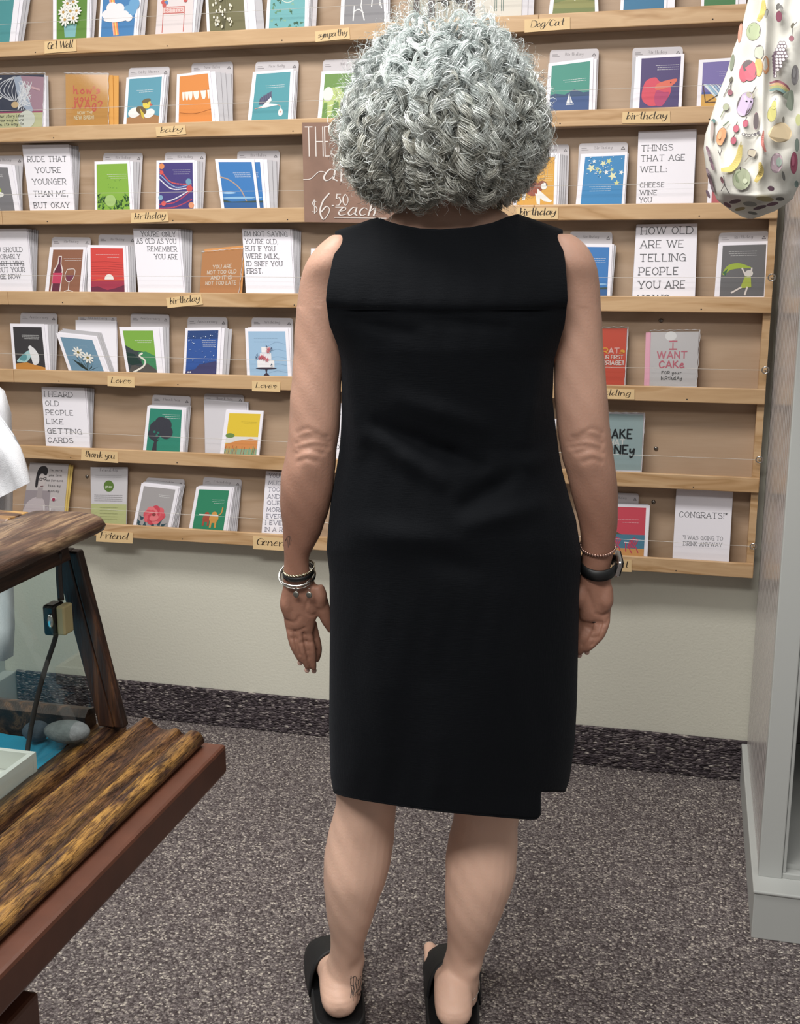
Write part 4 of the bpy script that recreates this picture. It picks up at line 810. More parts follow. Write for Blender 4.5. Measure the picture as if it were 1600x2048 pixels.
# planks on top: long one along y with rounded nose, the other along x
pp = [(-.706, .9745), (-.628, .9745), (-.618, .979), (-.615, .985), (-.620, .992), (-.630, .9955), (-.65, .997), (-.704, .996), (-.708, .99)]
R = []
for y, sc in ((YN, 1), (YE-.012, 1), (YE-.002, .97), (YE+.004, .86), (YE+.007, .6)):
    cx, cz_ = -.66, .985; R.append([(cx+(x-cx)*sc, y, cz_+(z-cz_)*(.5+.5*sc)) for x, z in pp])
R = [R[0]]+[[tuple(np.array(a_)*(1-t)+np.array(b_)*t+np.array([0, 0, .0007*math.sin(t*60+a_[0]*300)])) for a_, b_ in zip(R[0], R[1])] for t in np.linspace(.04, .96, 24)]+R[1:]
OAKT = wood('worn_oak_top', [(0, '32241d'), (.5, '4c3529'), (.8, '67503c'), (1, '836a50')], (8, 1, 8), .4, 1, 5, .5, .7, (50, 3, 50), (.015, .008, .005))
OAKX = wood('worn_oak_rail', [(0, '3e2a20'), (.4, '6a4a30'), (.8, '93703f'), (1, 'ac8750')], (1, 8, 8), .4, 1, 5, .5, .6, (3, 50, 50), (.02, .01, .007))
dp(B().rings(R).build('top_plank', OAKT, None, True))
dp(B().prism([(YE-.052, .9745), (YE-.006, .9745), (YE+.004, .985), (YE-.004, .995), (YE-.044, .996), (YE-.054, .990)], -1.15, -.709, 0).build('cross_plank', OAKX, bevel=.002))
# glass
def gsheet(pts, nm): return dp(B().add(pts, [(0, 1, 2, 3)]).build(nm, GLASS))
gx = lambda z: -.622-.044*(z-.757)/.2
gsheet([(gx(.752), YN, .752), (gx(.752), YE-.031, .752), (gx(.955), YE-.031, .955), (gx(.955), YN, .955)], 'front_glass')
gsheet([(-1.15, YE-.02, .77), (-.636, YE-.02, .77), (-.67, YE-.02, .955), (-1.15, YE-.02, .955)], 'end_glass')
gsheet([(-1.15, YN, .99), (-.708, YN, .99), (-.708, YE-.055, .99), (-1.15, YE-.055, .99)], 'top_glass')
# contents
CLOTH = mat('turquoise_cloth', '2f8fae', .85, noise=.12, nscale=8, bump=.3, bscale=400, spec=.15)
X, Y = np.linspace(-1.14, -.642, 40), np.linspace(YN, YE-.031, 60)
v = [(x, y, .7365+.010*max(0, math.sin((y+1.70)*60+x*4))*(y > -1.80)+.003*math.sin(x*40+y*17)+.004) for y in Y for x in X]
f = [(j*40+i, j*40+i+1, (j+1)*40+i+1, (j+1)*40+i) for j in range(59) for i in range(39)]
tag(mesh_obj('cloth_lining', v, f, CLOTH, smooth=True), 'rumpled turquoise cloth covering the floor of the display case', 'cloth')
def stone(nm, c, r, lab, col):
    b = B().sphere((0, 0, 0), (1, 1, 1), 28, 24); b.v = [(c[0]+p[0]*r[0]*(1+.05*p[2]), c[1]+p[1]*r[1], c[2]+p[2]*r[2]*(1+.12*p[0])) for p in b.v]
    tag(b.build(nm, mat(nm+'_surface', col, .85, noise=.18, nscale=120, bump=.5, bscale=300), None, True), lab, 'stone')
c1 = hit(134, 1463, 1, -1.745); stone('stone', c1, (.026, .018, .0115), 'smooth grey oval stone on the turquoise cloth', '6f7474')
c2 = hit(72, 1462, 1, -1.735); stone('stone', c2, (.015, .014, .011), 'small dark blue-grey stone half hidden behind the cord', '4a5560')
tr = empty('tray', hit(0, 1560, 2, .748), 'white rectangular open tray in the lower left of the display case', 'tray')
WHT = mat('white_tray_plastic', 'e2e2dc', .5)
t1 = hit(75, 1545, 2, .751); t0x, t0y = t1[0]-.115, t1[1]-.085
for nm, a_, b_ in (('base', (t0x, t0y, .7505), (t1[0], t1[1], .753)), ('side', (t1[0]-.006, t0y+.0065, .7535), (t1[0], t1[1]-.0065, .774)), ('side', (t0x, t0y+.0065, .7535), (t0x+.006, t1[1]-.0065, .774)), ('side', (t0x, t1[1]-.006, .7535), (t1[0], t1[1], .774)), ('side', (t0x, t0y, .7535), (t1[0], t0y+.006, .774))): place(box(nm, a_, b_, WHT), tr)
# cord with inline switch, hanging inside the front glass
cord = empty('lamp_cord', hit(115, 1235, 0, -.665), 'dark flat electric cord with inline switch hanging inside the case glass', 'cord')
CB = mat('cord_brown_black', '2e2724', .4)
def inside(px, py, d=.0): return hit(px, py, 1, YE-.05-d)
pts = [inside(118, 1105, .0), inside(118, 1150, .0), inside(122, 1200, .0)]
place(B().tube(catmull(pts, 6), .0035, 8).build('cord', CB, None, True), cord)
pts = [inside(113, 1266, 0), inside(108, 1285, .003), inside(93, 1330, .01), inside(80, 1375, .02), inside(68, 1425, .03), inside(58, 1480, .04), inside(50, 1540, .055), inside(42, 1590, .07)]
place(B().tube(catmull(pts, 6), .0028, 8).build('cord', CB, None, True), cord)
s0 = inside(95, 1204); s1 = inside(137, 1268)
place(box('switch_body', (s0[0], s0[1]-.012, s1[2]), (s1[0]-.008, s0[1]+.010, s0[2]), mat('black_bakelite', '1c1917', .25), bevel=.003), cord)
place(box('switch_cover', (s1[0]-.0075, s0[1]-.010, s1[2]+.001), (s1[0]+.002, s0[1]+.009, s0[2]-.001), mat('ivory_switch_cover', 'a79a70', .35), bevel=.002), cord)
place(B().sphere((s0[0]+.010, s0[1]-.0125, (s0[2]+s1[2])/2), (.0035, .003, .009), 10, 6).build('switch_slider', CHROME, None, True), cord)

# ---------------------------------------------------------------- white shirt hanging behind the case
SH = mat('white_cotton', 'd9dade', .9, bump=.3, bscale=500, spec=.1)
ys_ = -.95
def shp(px, py, d=0): return hit(px, py, 1, ys_-d)
sh = empty('shirt', shp(-60, 1300), 'white short-sleeved cotton shirt hanging at the left edge', 'shirt')
def sheet(rows, th, nm):    # rows of (xl, xr, y, bulge)
    R = []
    for xl, xr, y, bl in rows:
        n = 28; ring = []
        for i in range(n):
            u = i/(n-1); ring.append(shp(xl+(xr-xl)*u, y+0, bl*math.sin(math.pi*u)+.008*math.sin(u*16+y*.013)+.003*math.sin(u*37-y*.03)))
        back = [p+np.array([0, th+.02*math.sin(math.pi*k/(n-1)), 0]) for k, p in enumerate(ring)]
        R.append(ring+back[::-1])
    return place(B().rings(R).build(nm, SH, None, True), sh)
sheet([(-260, -60, 745, .02), (-280, -10, 785, .03), (-290, 4, 830, .04), (-290, 8, 950, .045), (-295, 6, 1100, .045), (-300, 10, 1200, .05), (-305, 12, 1260, .05), (-310, 9, 1322, .05)], .03, 'body')
o = B(); R = []
for t in np.linspace(0, 1, 10):      # sleeve: cuff runs from (0,1002) to (62,966)
    a0 = np.array([-70, 770])*(1-t)+np.array([62, 964])*t; a0 = a0+np.array([26*math.sin(math.pi*t), -8*math.sin(math.pi*t)])
    b0 = np.array([-110, 870])*(1-t)+np.array([-22, 1006])*t
    ring = []
    for q in np.linspace(0, 2*math.pi, 20, endpoint=False):
        u = .5+.5*math.cos(q); p = a0*u+b0*(1-u); ring.append(shp(p[0], p[1], .03+.03*math.sin(q)+.006*math.sin(4*q+t*5)+.003*math.sin(9*q-t*9)))
    R.append(ring)
place(o.rings(R, cap=False).build('sleeve', SH, None, True), sh)
h0 = shp(-190, 700); zr = h0[2]+.06; CHM = mat('dark_rail', '333333', .4, 1)
hr = empty('clothes_rail', (h0[0], ys_, 0), 'dark metal garment rail carrying the white shirt beyond the left edge', 'garment rail')
place(B().tube([(h0[0]-.6, ys_, zr), (h0[0]+.03, ys_, zr)], .012, 10).build('rail', CHM), hr)
for xx in (h0[0]-.6, h0[0]-.45): place(B().tube([(xx, ys_+.1, 0), (xx, ys_, zr)], .012, 10).build('upright', CHM), hr)
place(B().tube(catmull([(h0[0]-.14, ys_, h0[2]-.03), (h0[0], ys_, h0[2]+.01), (h0[0]+.10, ys_, h0[2]-.03)], 6), .005, 8).build('hanger', CHM), hr)
place(B().tube([(h0[0], ys_, h0[2]+.01), (h0[0], ys_, zr-.012)], .002, 6).build('hanger_hook', CHM), hr)

# ---------------------------------------------------------------- the customer, in a frame of her own: x right, y away from the camera, z up
PO = np.array([-.43, -1.12, 0.0]); PA = math.radians(14.6)
RX = np.array([math.cos(PA), math.sin(PA), 0]); RY = np.array([-math.sin(PA), math.cos(PA), 0])
def toL(p): d = np.array(p)-PO; return np.array([d@RX, d@RY, d[2]])
def PP(px, py, d=0.0):      # pixel -> local point on the plane at depth d of her frame
    r = ray(px, py); t = (d-(CP-PO)@RY)/(r@RY); return toL(CP+r*t)
def GG(px, py, z=0.03): return toL(hit(px, py, 2, z))
person = empty('person', tuple(PO), 'person seen from behind, short grey curly hair, sleeveless black dress, arms at sides', 'person', rz=PA)
def kid(o, par=None): o.parent = par or person; return o
def ell(c, a, b, n=24, p=1.0, tilt=0.0):
    out = []
    for q in np.linspace(0, 2*math.pi, n, endpoint=False):
        x, y = a*math.cos(q), b*math.sin(q); out.append((c[0]+x, c[1]+y, c[2]+tilt*y))
    return out
def limb(rows, dep=lambda y: 0.0, br=1.0, n=24):
    """rows of (y px, left px, right px[, depth half])"""
    ys = np.linspace(rows[0][0], rows[-1][0], max(6, int((rows[-1][0]-rows[0][0])/14)))
    Rr = []
    T = catmull([np.array([r[0], r[1], r[2], r[3] if len(r) > 3 else br*.5*(PP(r[2], r[0], 0)[0]-PP(r[1], r[0], 0)[0])]) for r in rows], 4)
    for y, l, r, bd in T:
        d = dep(y); a0, a1 = PP(l, y, d), PP(r, y, d); a = (a1[0]-a0[0])/2
        Rr.append(ell((a0+a1)/2, a, bd if bd > 0 else a*br, n))
    return Rr
body = B()
# torso (hidden under the dress for the most part), neck
torso = [(395,815,965,.050),(412,802,985,.050),(425,790,1010,.048),(437,775,1025,.044),(448,760,1048,.040),(462,725,1082,.040),(485,694,1106,.048),(530,680,1112,.064),(600,684,1104,.080),(700,700,1090,.090),(800,704,1086,.086),(900,700,1096,.080),(1000,690,1120,.098),(1100,680,1138,.108),(1200,680,1136,.108),(1290,690,1130,.095),(1330,720,1100,.08)]
body.rings(limb(torso, lambda y: .012+.03*smooth(480, 400, y)))
# thighs and calves
dl = lambda y: .02-.012*smooth(1650, 1760, y)+.02*smooth(1820, 1930, y)
body.rings(limb([(1250,690,890,.08),(1400,678,850,.08),(1500,672,820,.072),(1600,672,795,.062),(1650,660,790,.058),(1700,650,785,.058),(1750,647,775,.058),(1800,650,757,.052),(1850,658,740,.043),(1880,661,730,.038),(1905,659,726,.036),(1935,652,726,.037),(1965,646,724,.040),(1995,642,721,.042)], dl))
body.rings(limb([(1250,900,1130,.08),(1400,905,1110,.08),(1500,905,1075,.074),(1600,908,1045,.066),(1640,906,1036,.062),(1700,893,1035,.06),(1750,890,1030,.06),(1800,890,1012,.056),(1850,893,992,.046),(1880,895,980,.040),(1905,892,970,.036),(1935,884,961,.037),(1965,874,957,.040),(1995,868,955,.042)], lambda y: dl(y)-.008))
# arms
da = lambda y: .0-.012*smooth(600, 900, y)+.012*smooth(950, 1130, y)
LA = [(470,664,692,.016),(480,650,702,.026),(500,629,708,.036),(530,610,708,.041),(570,599,703),(640,591,694),(720,586,686),(800,580,682),(850,578,680),(900,572,674),(925,567,672),(950,562,670),(1000,560,663),(1050,564,648),(1080,566,636),(1110,568,620,.020),(1140,568,620,.018),(1162,567,626,.017)]
RA = [(468,1102,1142,.016),(478,1095,1158,.026),(498,1092,1177,.036),(530,1090,1192,.041),(570,1095,1199),(640,1100,1203),(720,1107,1209),(800,1109,1215),(850,1114,1220),(900,1121,1225),(925,1126,1229),(950,1134,1233),(1000,1146,1236),(1050,1158,1234),(1080,1162,1231),(1110,1164,1226,.021),(1140,1163,1220,.018),(1162,1158,1222,.017)]
body.rings(limb(LA, da, .9)); body.rings(limb(RA, da, .9))
def chain(P, r, n=14): body.tube(catmull([PP(*p) for p in P], 5), list(np.interp(np.linspace(0, 1, (len(P)-1)*5+1), np.linspace(0, 1, len(r)), r)), n)
def tip(p, r): c = PP(*p); body.sphere(c, (r, r, r*1.15), 12, 8)
# left hand: palm to the back, fingers down
body.rings(limb([(1150,567,622,.017),(1175,566,634,.016),(1200,565,640,.015),(1225,565,636,.014),(1245,568,631,.012),(1262,573,629,.009)], lambda y: .0))
chain([(633,1172,-.003),(639,1192,-.005),(640,1212,-.004)], [.011,.0125,.010])                       # thenar pad
chain([(578,1175,-.004),(574,1210,-.005),(578,1235,-.004)], [.010,.012,.008])                       # pinky-side pad
for P, r in (([(580,1243,.0),(583,1268,-.003),(589,1294,-.004),(599,1318,.0)], [.0082,.0074,.0068,.0050]),
             ([(596,1250,.0),(601,1280,-.004),(607,1307,-.004),(614,1333,.002)], [.0078,.0070,.0066,.0048]),
             ([(613,1250,.004),(620,1282,.000),(625,1308,.001),(628,1335,.006)], [.0078,.0070,.0066,.0048]),
             ([(624,1243,.014),(632,1275,.015),(636,1298,.017),(634,1318,.020)], [.0076,.0072,.0068,.0054]),
             ([(641,1200,.002),(647,1220,.0),(654,1240,.002),(662,1256,.006)], [.0120,.0110,.0098,.0076])):
    chain(P, r); tip(P[-1], r[-1])
# right hand: curled a little, thumb against the dress
body.rings(limb([(1150,1160,1221,.017),(1175,1156,1222,.016),(1200,1155,1223,.015),(1222,1157,1222,.014),(1240,1160,1219,.011)], lambda y: .0))
chain([(1212,1172,-.004),(1211,1202,-.007),(1206,1222,-.004)], [.010,.013,.009])
chain([(1166,1175,.0),(1160,1196,-.003),(1158,1212,.0)], [.012,.013,.009])
for P, r in (([(1209,1222,.0),(1210,1246,-.007),(1200,1270,-.012),(1186,1287,-.010),(1174,1298,-.006)], [.0085,.0082,.0078,.0070,.0056]),
             ([(1192,1228,.0),(1192,1254,-.004),(1182,1276,-.007),(1170,1293,-.004),(1160,1304,.0)], [.0085,.0082,.0078,.0070,.0056]),
             ([(1176,1228,.004),(1174,1256,.003),(1164,1276,.001),(1154,1292,.004),(1146,1302,.008)], [.0085,.0082,.0076,.0070,.0055]),
             ([(1163,1222,.010),(1159,1248,.011),(1152,1268,.012),(1145,1284,.016)], [.0082,.0078,.0072,.0056]),
             ([(1160,1180,.006),(1152,1205,.012),(1150,1225,.014),(1149,1242,.018)], [.0115,.0105,.0092,.0068])):
    chain(P, r); tip(P[-1], r[-1])
# feet
FZ = .030
def foot(heel, toe, side):
    h, t = GG(*heel, FZ), GG(*toe, FZ); d = (t-h); L = .232; d = d/np.linalg.norm(d); s = np.array([d[1], -d[0], 0])   # s points right
    rows = [(-.007,.009,.016,.014),(-.003,.018,.030,.007),(.004,.025,.040,.003),(.016,.030,.050,.0),(.032,.032,.062,.0),(.055,.032,.075,.002),(.085,.032,.066,.003),(.115,.035,.052,.004),(.145,.038,.040,.004),(.170,.041,.030,.003),(.185,.040,.024,.002)]
    Rr = []
    for u, wd, ht, z0 in rows:
        c = h+d*u+s*(.006*side*smooth(.05, .17, u)); r = []
        for q in np.linspace(0, 2*math.pi, 20, endpoint=False):
            x = wd*math.cos(q); z = math.sin(q); r.append(c+s*x+np.array([0, 0, z0+(ht/2 + (ht/2)*(z if z > 0 else max(z, -1)*1.0))]))
        Rr.append(r)
    body.rings(Rr)
    for k in range(5):      # toes, big toe on the inner side
        off = (-.034+.0175*k)*side; ln = [.052,.046,.040,.033,.026][k]; r0 = [.0115,.0085,.008,.0078,.0075][k]
        a = h+d*.172+s*off+np.array([0, 0, .013]); b_ = a+d*ln+s*off*.05+np.array([0, 0, -.002]); m_ = (a+b_)/2+np.array([0, 0, .004])
        body.tube(catmull([a, m_, b_], 4), [r0*1.1, r0*1.1, r0, r0, r0, r0, r0*1.02, r0, r0*.7], 12)
    return h, d, s
hL = foot((681, 2042), (668, 1908), -1); hR = foot((908, 2064), (899, 1915), 1)
# head with a face
HC_ = PP(885, 265, .035)
body.sphere(HC_, (.074, .094, .105), 28, 20)
body.sphere(HC_+np.array([0, .035, -.075]), (.05, .05, .04), 20, 12)                        # jaw and chin
body.tube([HC_+np.array([0, .086, .005]), HC_+np.array([0, .108, -.028]), HC_+np.array([0, .092, -.036])], [.008, .011, .008], 10)   # nose
for s_ in (-1, 1):
    body.sphere(HC_+np.array([.076*s_, .0, -.02]), (.008, .018, .03), 12, 8)                # ears
    body.sphere(HC_+np.array([.03*s_, .078, .025]), (.02, .012, .008), 10, 6)               # brow
body.tube([HC_+np.array([-.022, .080, -.060]), HC_+np.array([0, .089, -.060]), HC_+np.array([.022, .080, -.060])], .007, 8)           # lips
for s_ in (-1, 1): pass
raw = body.build('raw_body'); md = raw.modifiers.new('r', 'REMESH'); md.mode = 'VOXEL'; md.voxel_size = .0026; md.use_smooth_shade = True
sm = raw.modifiers.new('s', 'SMOOTH'); sm.factor = .5; sm.iterations = 8
dg = bpy.context.evaluated_depsgraph_get(); me = bpy.data.meshes.new_from_object(raw.evaluated_get(dg))
bpy.data.objects.remove(raw); me.name = 'body'
nv = len(me.vertices); co = np.empty(nv*3); me.vertices.foreach_get('co', co); co = co.reshape(-1, 3); no = np.empty(nv*3); me.vertex_normals.foreach_get('vector', no); no = no.reshape(-1, 3)
def bump_at(c, rad, amp, zs=1.0, xs=1.0, ys=1.0):
    d = (co-c)*np.array([xs, ys, zs]); g = np.exp(-(d**2).sum(1)/(2*rad*rad)); return amp*g
disp = np.zeros(nv)
back = np.clip(-no[:, 1], 0, 1)
def crease(pts, amp=-.0016, wdt=.0028, dep=-.03):   # groove along a pixel polyline on the back of a limb
    P = catmull([PP(*p, dep) for p in pts], 8)
    g = np.zeros(nv)
    for a, b_ in zip(P[:-1], P[1:]):
        ab = (b_-a)[[0, 2]]; ap = co[:, [0, 2]]-a[[0, 2]]; t = np.clip((ap@ab)/(ab@ab+1e-12), 0, 1); dd = ((ap-t[:, None]*ab)**2).sum(1)
        g = np.maximum(g, np.exp(-dd/(2*wdt*wdt)))
    return amp*g*back
for sgn, X0 in ((1, 582), (-1, 1215)):
    for k, (yy, ww, am) in enumerate(((858, 40, .0012), (868, 55, .0018), (878, 62, .0022), (888, 58, .0022), (898, 50, .0018), (914, 34, .0012))):
        x0 = X0+sgn*(14+3*(k % 2)); P = [(x0, yy+6), (x0+sgn*ww*.5, yy-3+2*(k % 2)), (x0+sgn*ww, yy+5)]
        if sgn < 0: P = P[::-1]
        disp += crease(P, -am*1.35)
    disp += bump_at(PP(X0+sgn*38, 925, -.045), .013, .0045, .8)*back+bump_at(PP(X0+sgn*40, 885, -.045), .016, .003, 1)*back
for P in ([(568,1236),(590,1240),(600,1228)], [(575,1256),(592,1259),(610,1252)], [(618,1195),(612,1215),(622,1226),(634,1226)], [(584,1272),(594,1274)], [(603,1281),(614,1280)], [(617,1283),(628,1281)]): disp += crease(P, -.0018, .0018, 0)
for P in ([(590,1258),(593,1282),(600,1306)], [(607,1262),(612,1288),(618,1316)]): disp += crease(P, -.0028, .0013, 0)
for P in ([(1200,1240),(1192,1262),(1180,1284)], [(1184,1244),(1174,1268),(1162,1288)]): disp += crease(P, -.0028, .0013, 0)
for P in ([(1172,1178),(1180,1200),(1184,1215)], [(1188,1222),(1204,1226),(1220,1216)], [(1186,1240),(1206,1242),(1214,1234)], [(1172,1252),(1184,1256)], [(1180,1270),(1192,1266)]): disp += crease(P, -.0018, .0018, 0)
for z0, xs_ in ((PP(700, 1700, -.04), 0), (PP(975, 1720, -.04), 0)): disp += bump_at(z0, .03, .004, .5)*back       # calf heads
for p in ((690, 1625), (985, 1655)): disp -= bump_at(PP(*p, -.04), .02, .003, .6)*back                                # hollows of the knees
for hh in (hL, hR):
    h, d, s = hh
    for sg in (-1, 1): disp += bump_at(h+d*.055+s*sg*.034+np.array([0, 0, .075]), .010, .005); disp -= bump_at(h+d*.022+s*sg*.028+np.array([0, 0, .075]), .012, .004)
    for k in range(3): disp -= .0004*np.exp(-((co[:, 2]-(.078-.008*k+.15*(co[:, 0]-h[0])**2))/.0016)**2)*np.exp(-((co-h)[:, :2]**2).sum(1)/.002)
disp += .0006*np.sin(co[:, 2]*90+co[:, 0]*60)*np.sin(co[:, 0]*130+co[:, 2]*35)*(co[:, 2] < 1.2)
co += no*disp[:, None]; me.vertices.foreach_set('co', co.ravel()); me.update()
# skin
def skinmat():
    m, nt, b = mk('tan_and_shaded_skin'); N = nt.nodes.new; L = nt.links.new; tc = N('ShaderNodeTexCoord')
    n = N('ShaderNodeTexNoise'); n.inputs['Scale'].default_value = 9; n.inputs['Detail'].default_value = 6; L(tc.outputs['Object'], n.inputs['Vector'])
    r = N('ShaderNodeValToRGB'); r.color_ramp.elements[0].position = .3; r.color_ramp.elements[1].position = .7
    r.color_ramp.elements[0].color = (*lin('d6b09b'), 1); r.color_ramp.elements[1].color = (*lin('e3bca6'), 1); L(n.outputs['Fac'], r.inputs['Fac'])
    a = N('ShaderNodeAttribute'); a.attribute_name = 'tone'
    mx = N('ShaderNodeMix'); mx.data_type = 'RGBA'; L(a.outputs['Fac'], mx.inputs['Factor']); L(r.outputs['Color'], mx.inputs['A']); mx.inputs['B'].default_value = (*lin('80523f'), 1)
    n2 = N('ShaderNodeTexVoronoi'); n2.inputs['Scale'].default_value = 130; L(tc.outputs['Object'], n2.inputs['Vector'])
    r2 = N('ShaderNodeValToRGB'); r2.color_ramp.elements[0].position = .0; r2.color_ramp.elements[1].position = .09; r2.color_ramp.elements[0].color = (.22, .22, .22, 1); r2.color_ramp.elements[1].color = (0, 0, 0, 1); L(n2.outputs['Distance'], r2.inputs['Fac'])
    m2 = N('ShaderNodeMix'); m2.data_type = 'RGBA'; L(r2.outputs['Color'], m2.inputs['Factor']); L(mx.outputs['Result'], m2.inputs['A']); m2.inputs['B'].default_value = (*lin('7f5444'), 1)
    L(m2.outputs['Result'], b.inputs['Base Color']); b.inputs['Roughness'].default_value = .5; b.inputs['Specular IOR Level'].default_value = .35
    b.inputs['Subsurface Weight'].default_value = .12; b.inputs['Subsurface Radius'].default_value = (.01, .004, .002); b.inputs['Subsurface Scale'].default_value = .5
    n3 = N('ShaderNodeTexNoise'); n3.inputs['Scale'].default_value = 260; n3.inputs['Detail'].default_value = 4; L(tc.outputs['Object'], n3.inputs['Vector'])
    bp = N('ShaderNodeBump'); bp.inputs['Strength'].default_value = .25; bp.inputs['Distance'].default_value = .0015; L(n3.outputs['Fac'], bp.inputs['Height']); L(bp.outputs[0], b.inputs['Normal'])
    return m
SKIN = skinmat()
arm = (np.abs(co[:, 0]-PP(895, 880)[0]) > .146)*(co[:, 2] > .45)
tone = np.clip(arm*(.5+.32*np.clip((1.08-co[:, 2])/.22, 0, 1))+.35*np.clip((co[:, 2]-1.25)/.05, 0, 1)*(1-arm), 0, 1)  # arms darker than legs: tan plus overhead shading painted into the skin
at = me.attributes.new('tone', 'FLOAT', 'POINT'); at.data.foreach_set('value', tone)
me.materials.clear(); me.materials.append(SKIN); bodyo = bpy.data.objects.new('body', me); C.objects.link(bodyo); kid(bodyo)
EYE = mat('eye_white', 'e8e4de', .2)
for s_ in (-1, 1): kid(B().sphere(HC_+np.array([.03*s_, .078, .008]), .012, 12, 8).build('eye', EYE, smooth=True))
bvh = BVHTree.FromPolygons([tuple(v) for v in co], [tuple(p.vertices) for p in me.polygons])
def onskin(px, py, lift=.0004):
    o_ = toL(CP); d_ = PP(px, py, 0)-o_; loc, nr, i, ds = bvh.ray_cast(Vector(o_), Vector(d_).normalized())
    return np.array(loc)+np.array(nr)*lift if loc else PP(px, py, -.03)
INK = mat('tattoo_ink', '4d4440', .6); 
def inkline(b, pts, w):
    P = [onskin(*p) for p in pts]
    for a, c in zip(P[:-1], P[1:]):
        d = c-a; n_ = np.array([-d[2], 0, d[0]]); n_ = n_/(np.linalg.norm(n_)+1e-9)*w/2; b.add([a-n_, a+n_, c+n_, c-n_], [(0, 1, 2, 3)])
b = B(); 
for P in ([(574,1074),(576,1082),(577,1095)], [(571,1082),(575,1074),(580,1072),(583,1082)], [(579,1074),(580,1090)]): inkline(b, P, .0012)
kid(b.build('wrist_tattoo', mat('faded_ink', '6b5247', .6)))
b = B()
for k in range(5): x = 702+k*5; inkline(b, [(x, 1952+k), (x-1, 1966), (x+1, 1980), (x-1-k, 1996-k)], .0014)
for P in ([(700,1958),(710,1952),(716,1962),(722,1952)], [(706,1992),(712,1984),(716,1990)], [(701,1970),(708,1974),(704,1984),(706,2002)], [(712,1968),(719,1974),(714,1984)]): inkline(b, P, .0014)
kid(b.build('ankle_tattoo', INK))
# nails
NAIL = mat('pale_nail', 'd9b3a4', .25)
for p, z in (((600,1325), .004), ((614,1340), .004), ((628,1341), .009), ((1174,1304), -.002), ((1159,1310), .002)):
    c = PP(*p, z+.003); kid(B().sphere(c, (.0042, .0018, .0052), 10, 6).build('fingernail', NAIL, smooth=True))

# ---------------------------------------------------------------- dress
XLt = [(430,672),(462,676),(500,667),(560,657),(600,654),(650,661),(690,677),(720,684),(800,686),(860,684),(900,681),(950,673),(1000,664),(1050,659),(1100,655),(1120,658),(1150,661),(1250,662),(1350,661),(1450,660),(1550,663),(1570,666),(1600,672)]
XRt = [(430,1124),(462,1122),(500,1128),(560,1132),(600,1133),(650,1127),(690,1115),(720,1106),(800,1103),(860,1110),(900,1115),(940,1122),(990,1135),(1040,1150),(1085,1157),(1110,1160),(1200,1156),(1300,1154),(1400,1152),(1480,1148),(1560,1137),(1585,1128),(1700,1122)]
TOP = [(660,470),(678,462),(715,450),(745,438),(757,437),(775,445),(800,452),(840,459),(880,461),(940,457),(985,448),(1015,436),(1035,430),(1060,438),(1095,451),(1121,460),(1140,470)]
TOPF = [(660,470),(678,462),(757,437),(775,470),(820,510),(890,525),(970,510),(1015,465),(1035,430),(1121,460),(1140,470)]
BOT = [(660,1578),(668,1584),(690,1591),(730,1599),(800,1610),(870,1620),(950,1628),(1060,1637),(1072,1636),(1082,1628)]
BB = [(430,.060),(470,.068),(520,.083),(600,.101),(700,.110),(800,.103),(900,.096),(980,.108),(1080,.124),(1200,.128),(1400,.130),(1600,.132),(1700,.133)]
def wr(x, y):   # folds and pulls of the cloth, metres outwards
    w_ = 0
    for (x0, y0, x1, y1, s, a) in ((760,850,900,905,13,-.006),(800,800,960,850,16,.004),(740,870,880,960,14,.005),(870,900,960,930,12,-.005),(930,1010,1040,940,14,-.007),(940,1050,1080,1010,16,.005),(1000,960,1110,900,15,.004),(860,1110,940,1135,18,-.004),(700,640,820,665,9,-.003),(860,640,1010,655,8,-.0025),(720,1060,860,1080,20,.004),(690,760,720,900,14,.004),(1080,740,1050,880,14,.004),(860,1400,880,1560,22,.003),(760,1250,770,1500,30,.003),(1010,1200,1030,1480,30,.003)):
        dx, dy = x1-x0, y1-y0; t = min(1, max(0, ((x-x0)*dx+(y-y0)*dy)/(dx*dx+dy*dy))); w_ += a*math.exp(-((x-x0-t*dx)**2+(y-y0-t*dy)**2)/(2*s*s))*(1-.5*abs(2*t-1))
    w_ += .0012*math.sin(x*.031+y*.007)*smooth(1150, 1500, y)+.00022*math.sin(x*.11+1.7*math.sin(y*.02))
    sy = 622-9*math.sin(math.pi*(x-660)/470)*0+8*((x-890)/235)**2*-1     # yoke seam bows down at the centre
    if y < 800: w_ += -.0016*math.exp(-((y-sy)/3.0)**2)+.0030*smooth(sy+2, sy-5, y)-.0009*math.exp(-((y-sy-13)/2.2)**2)
    return w_*2.3
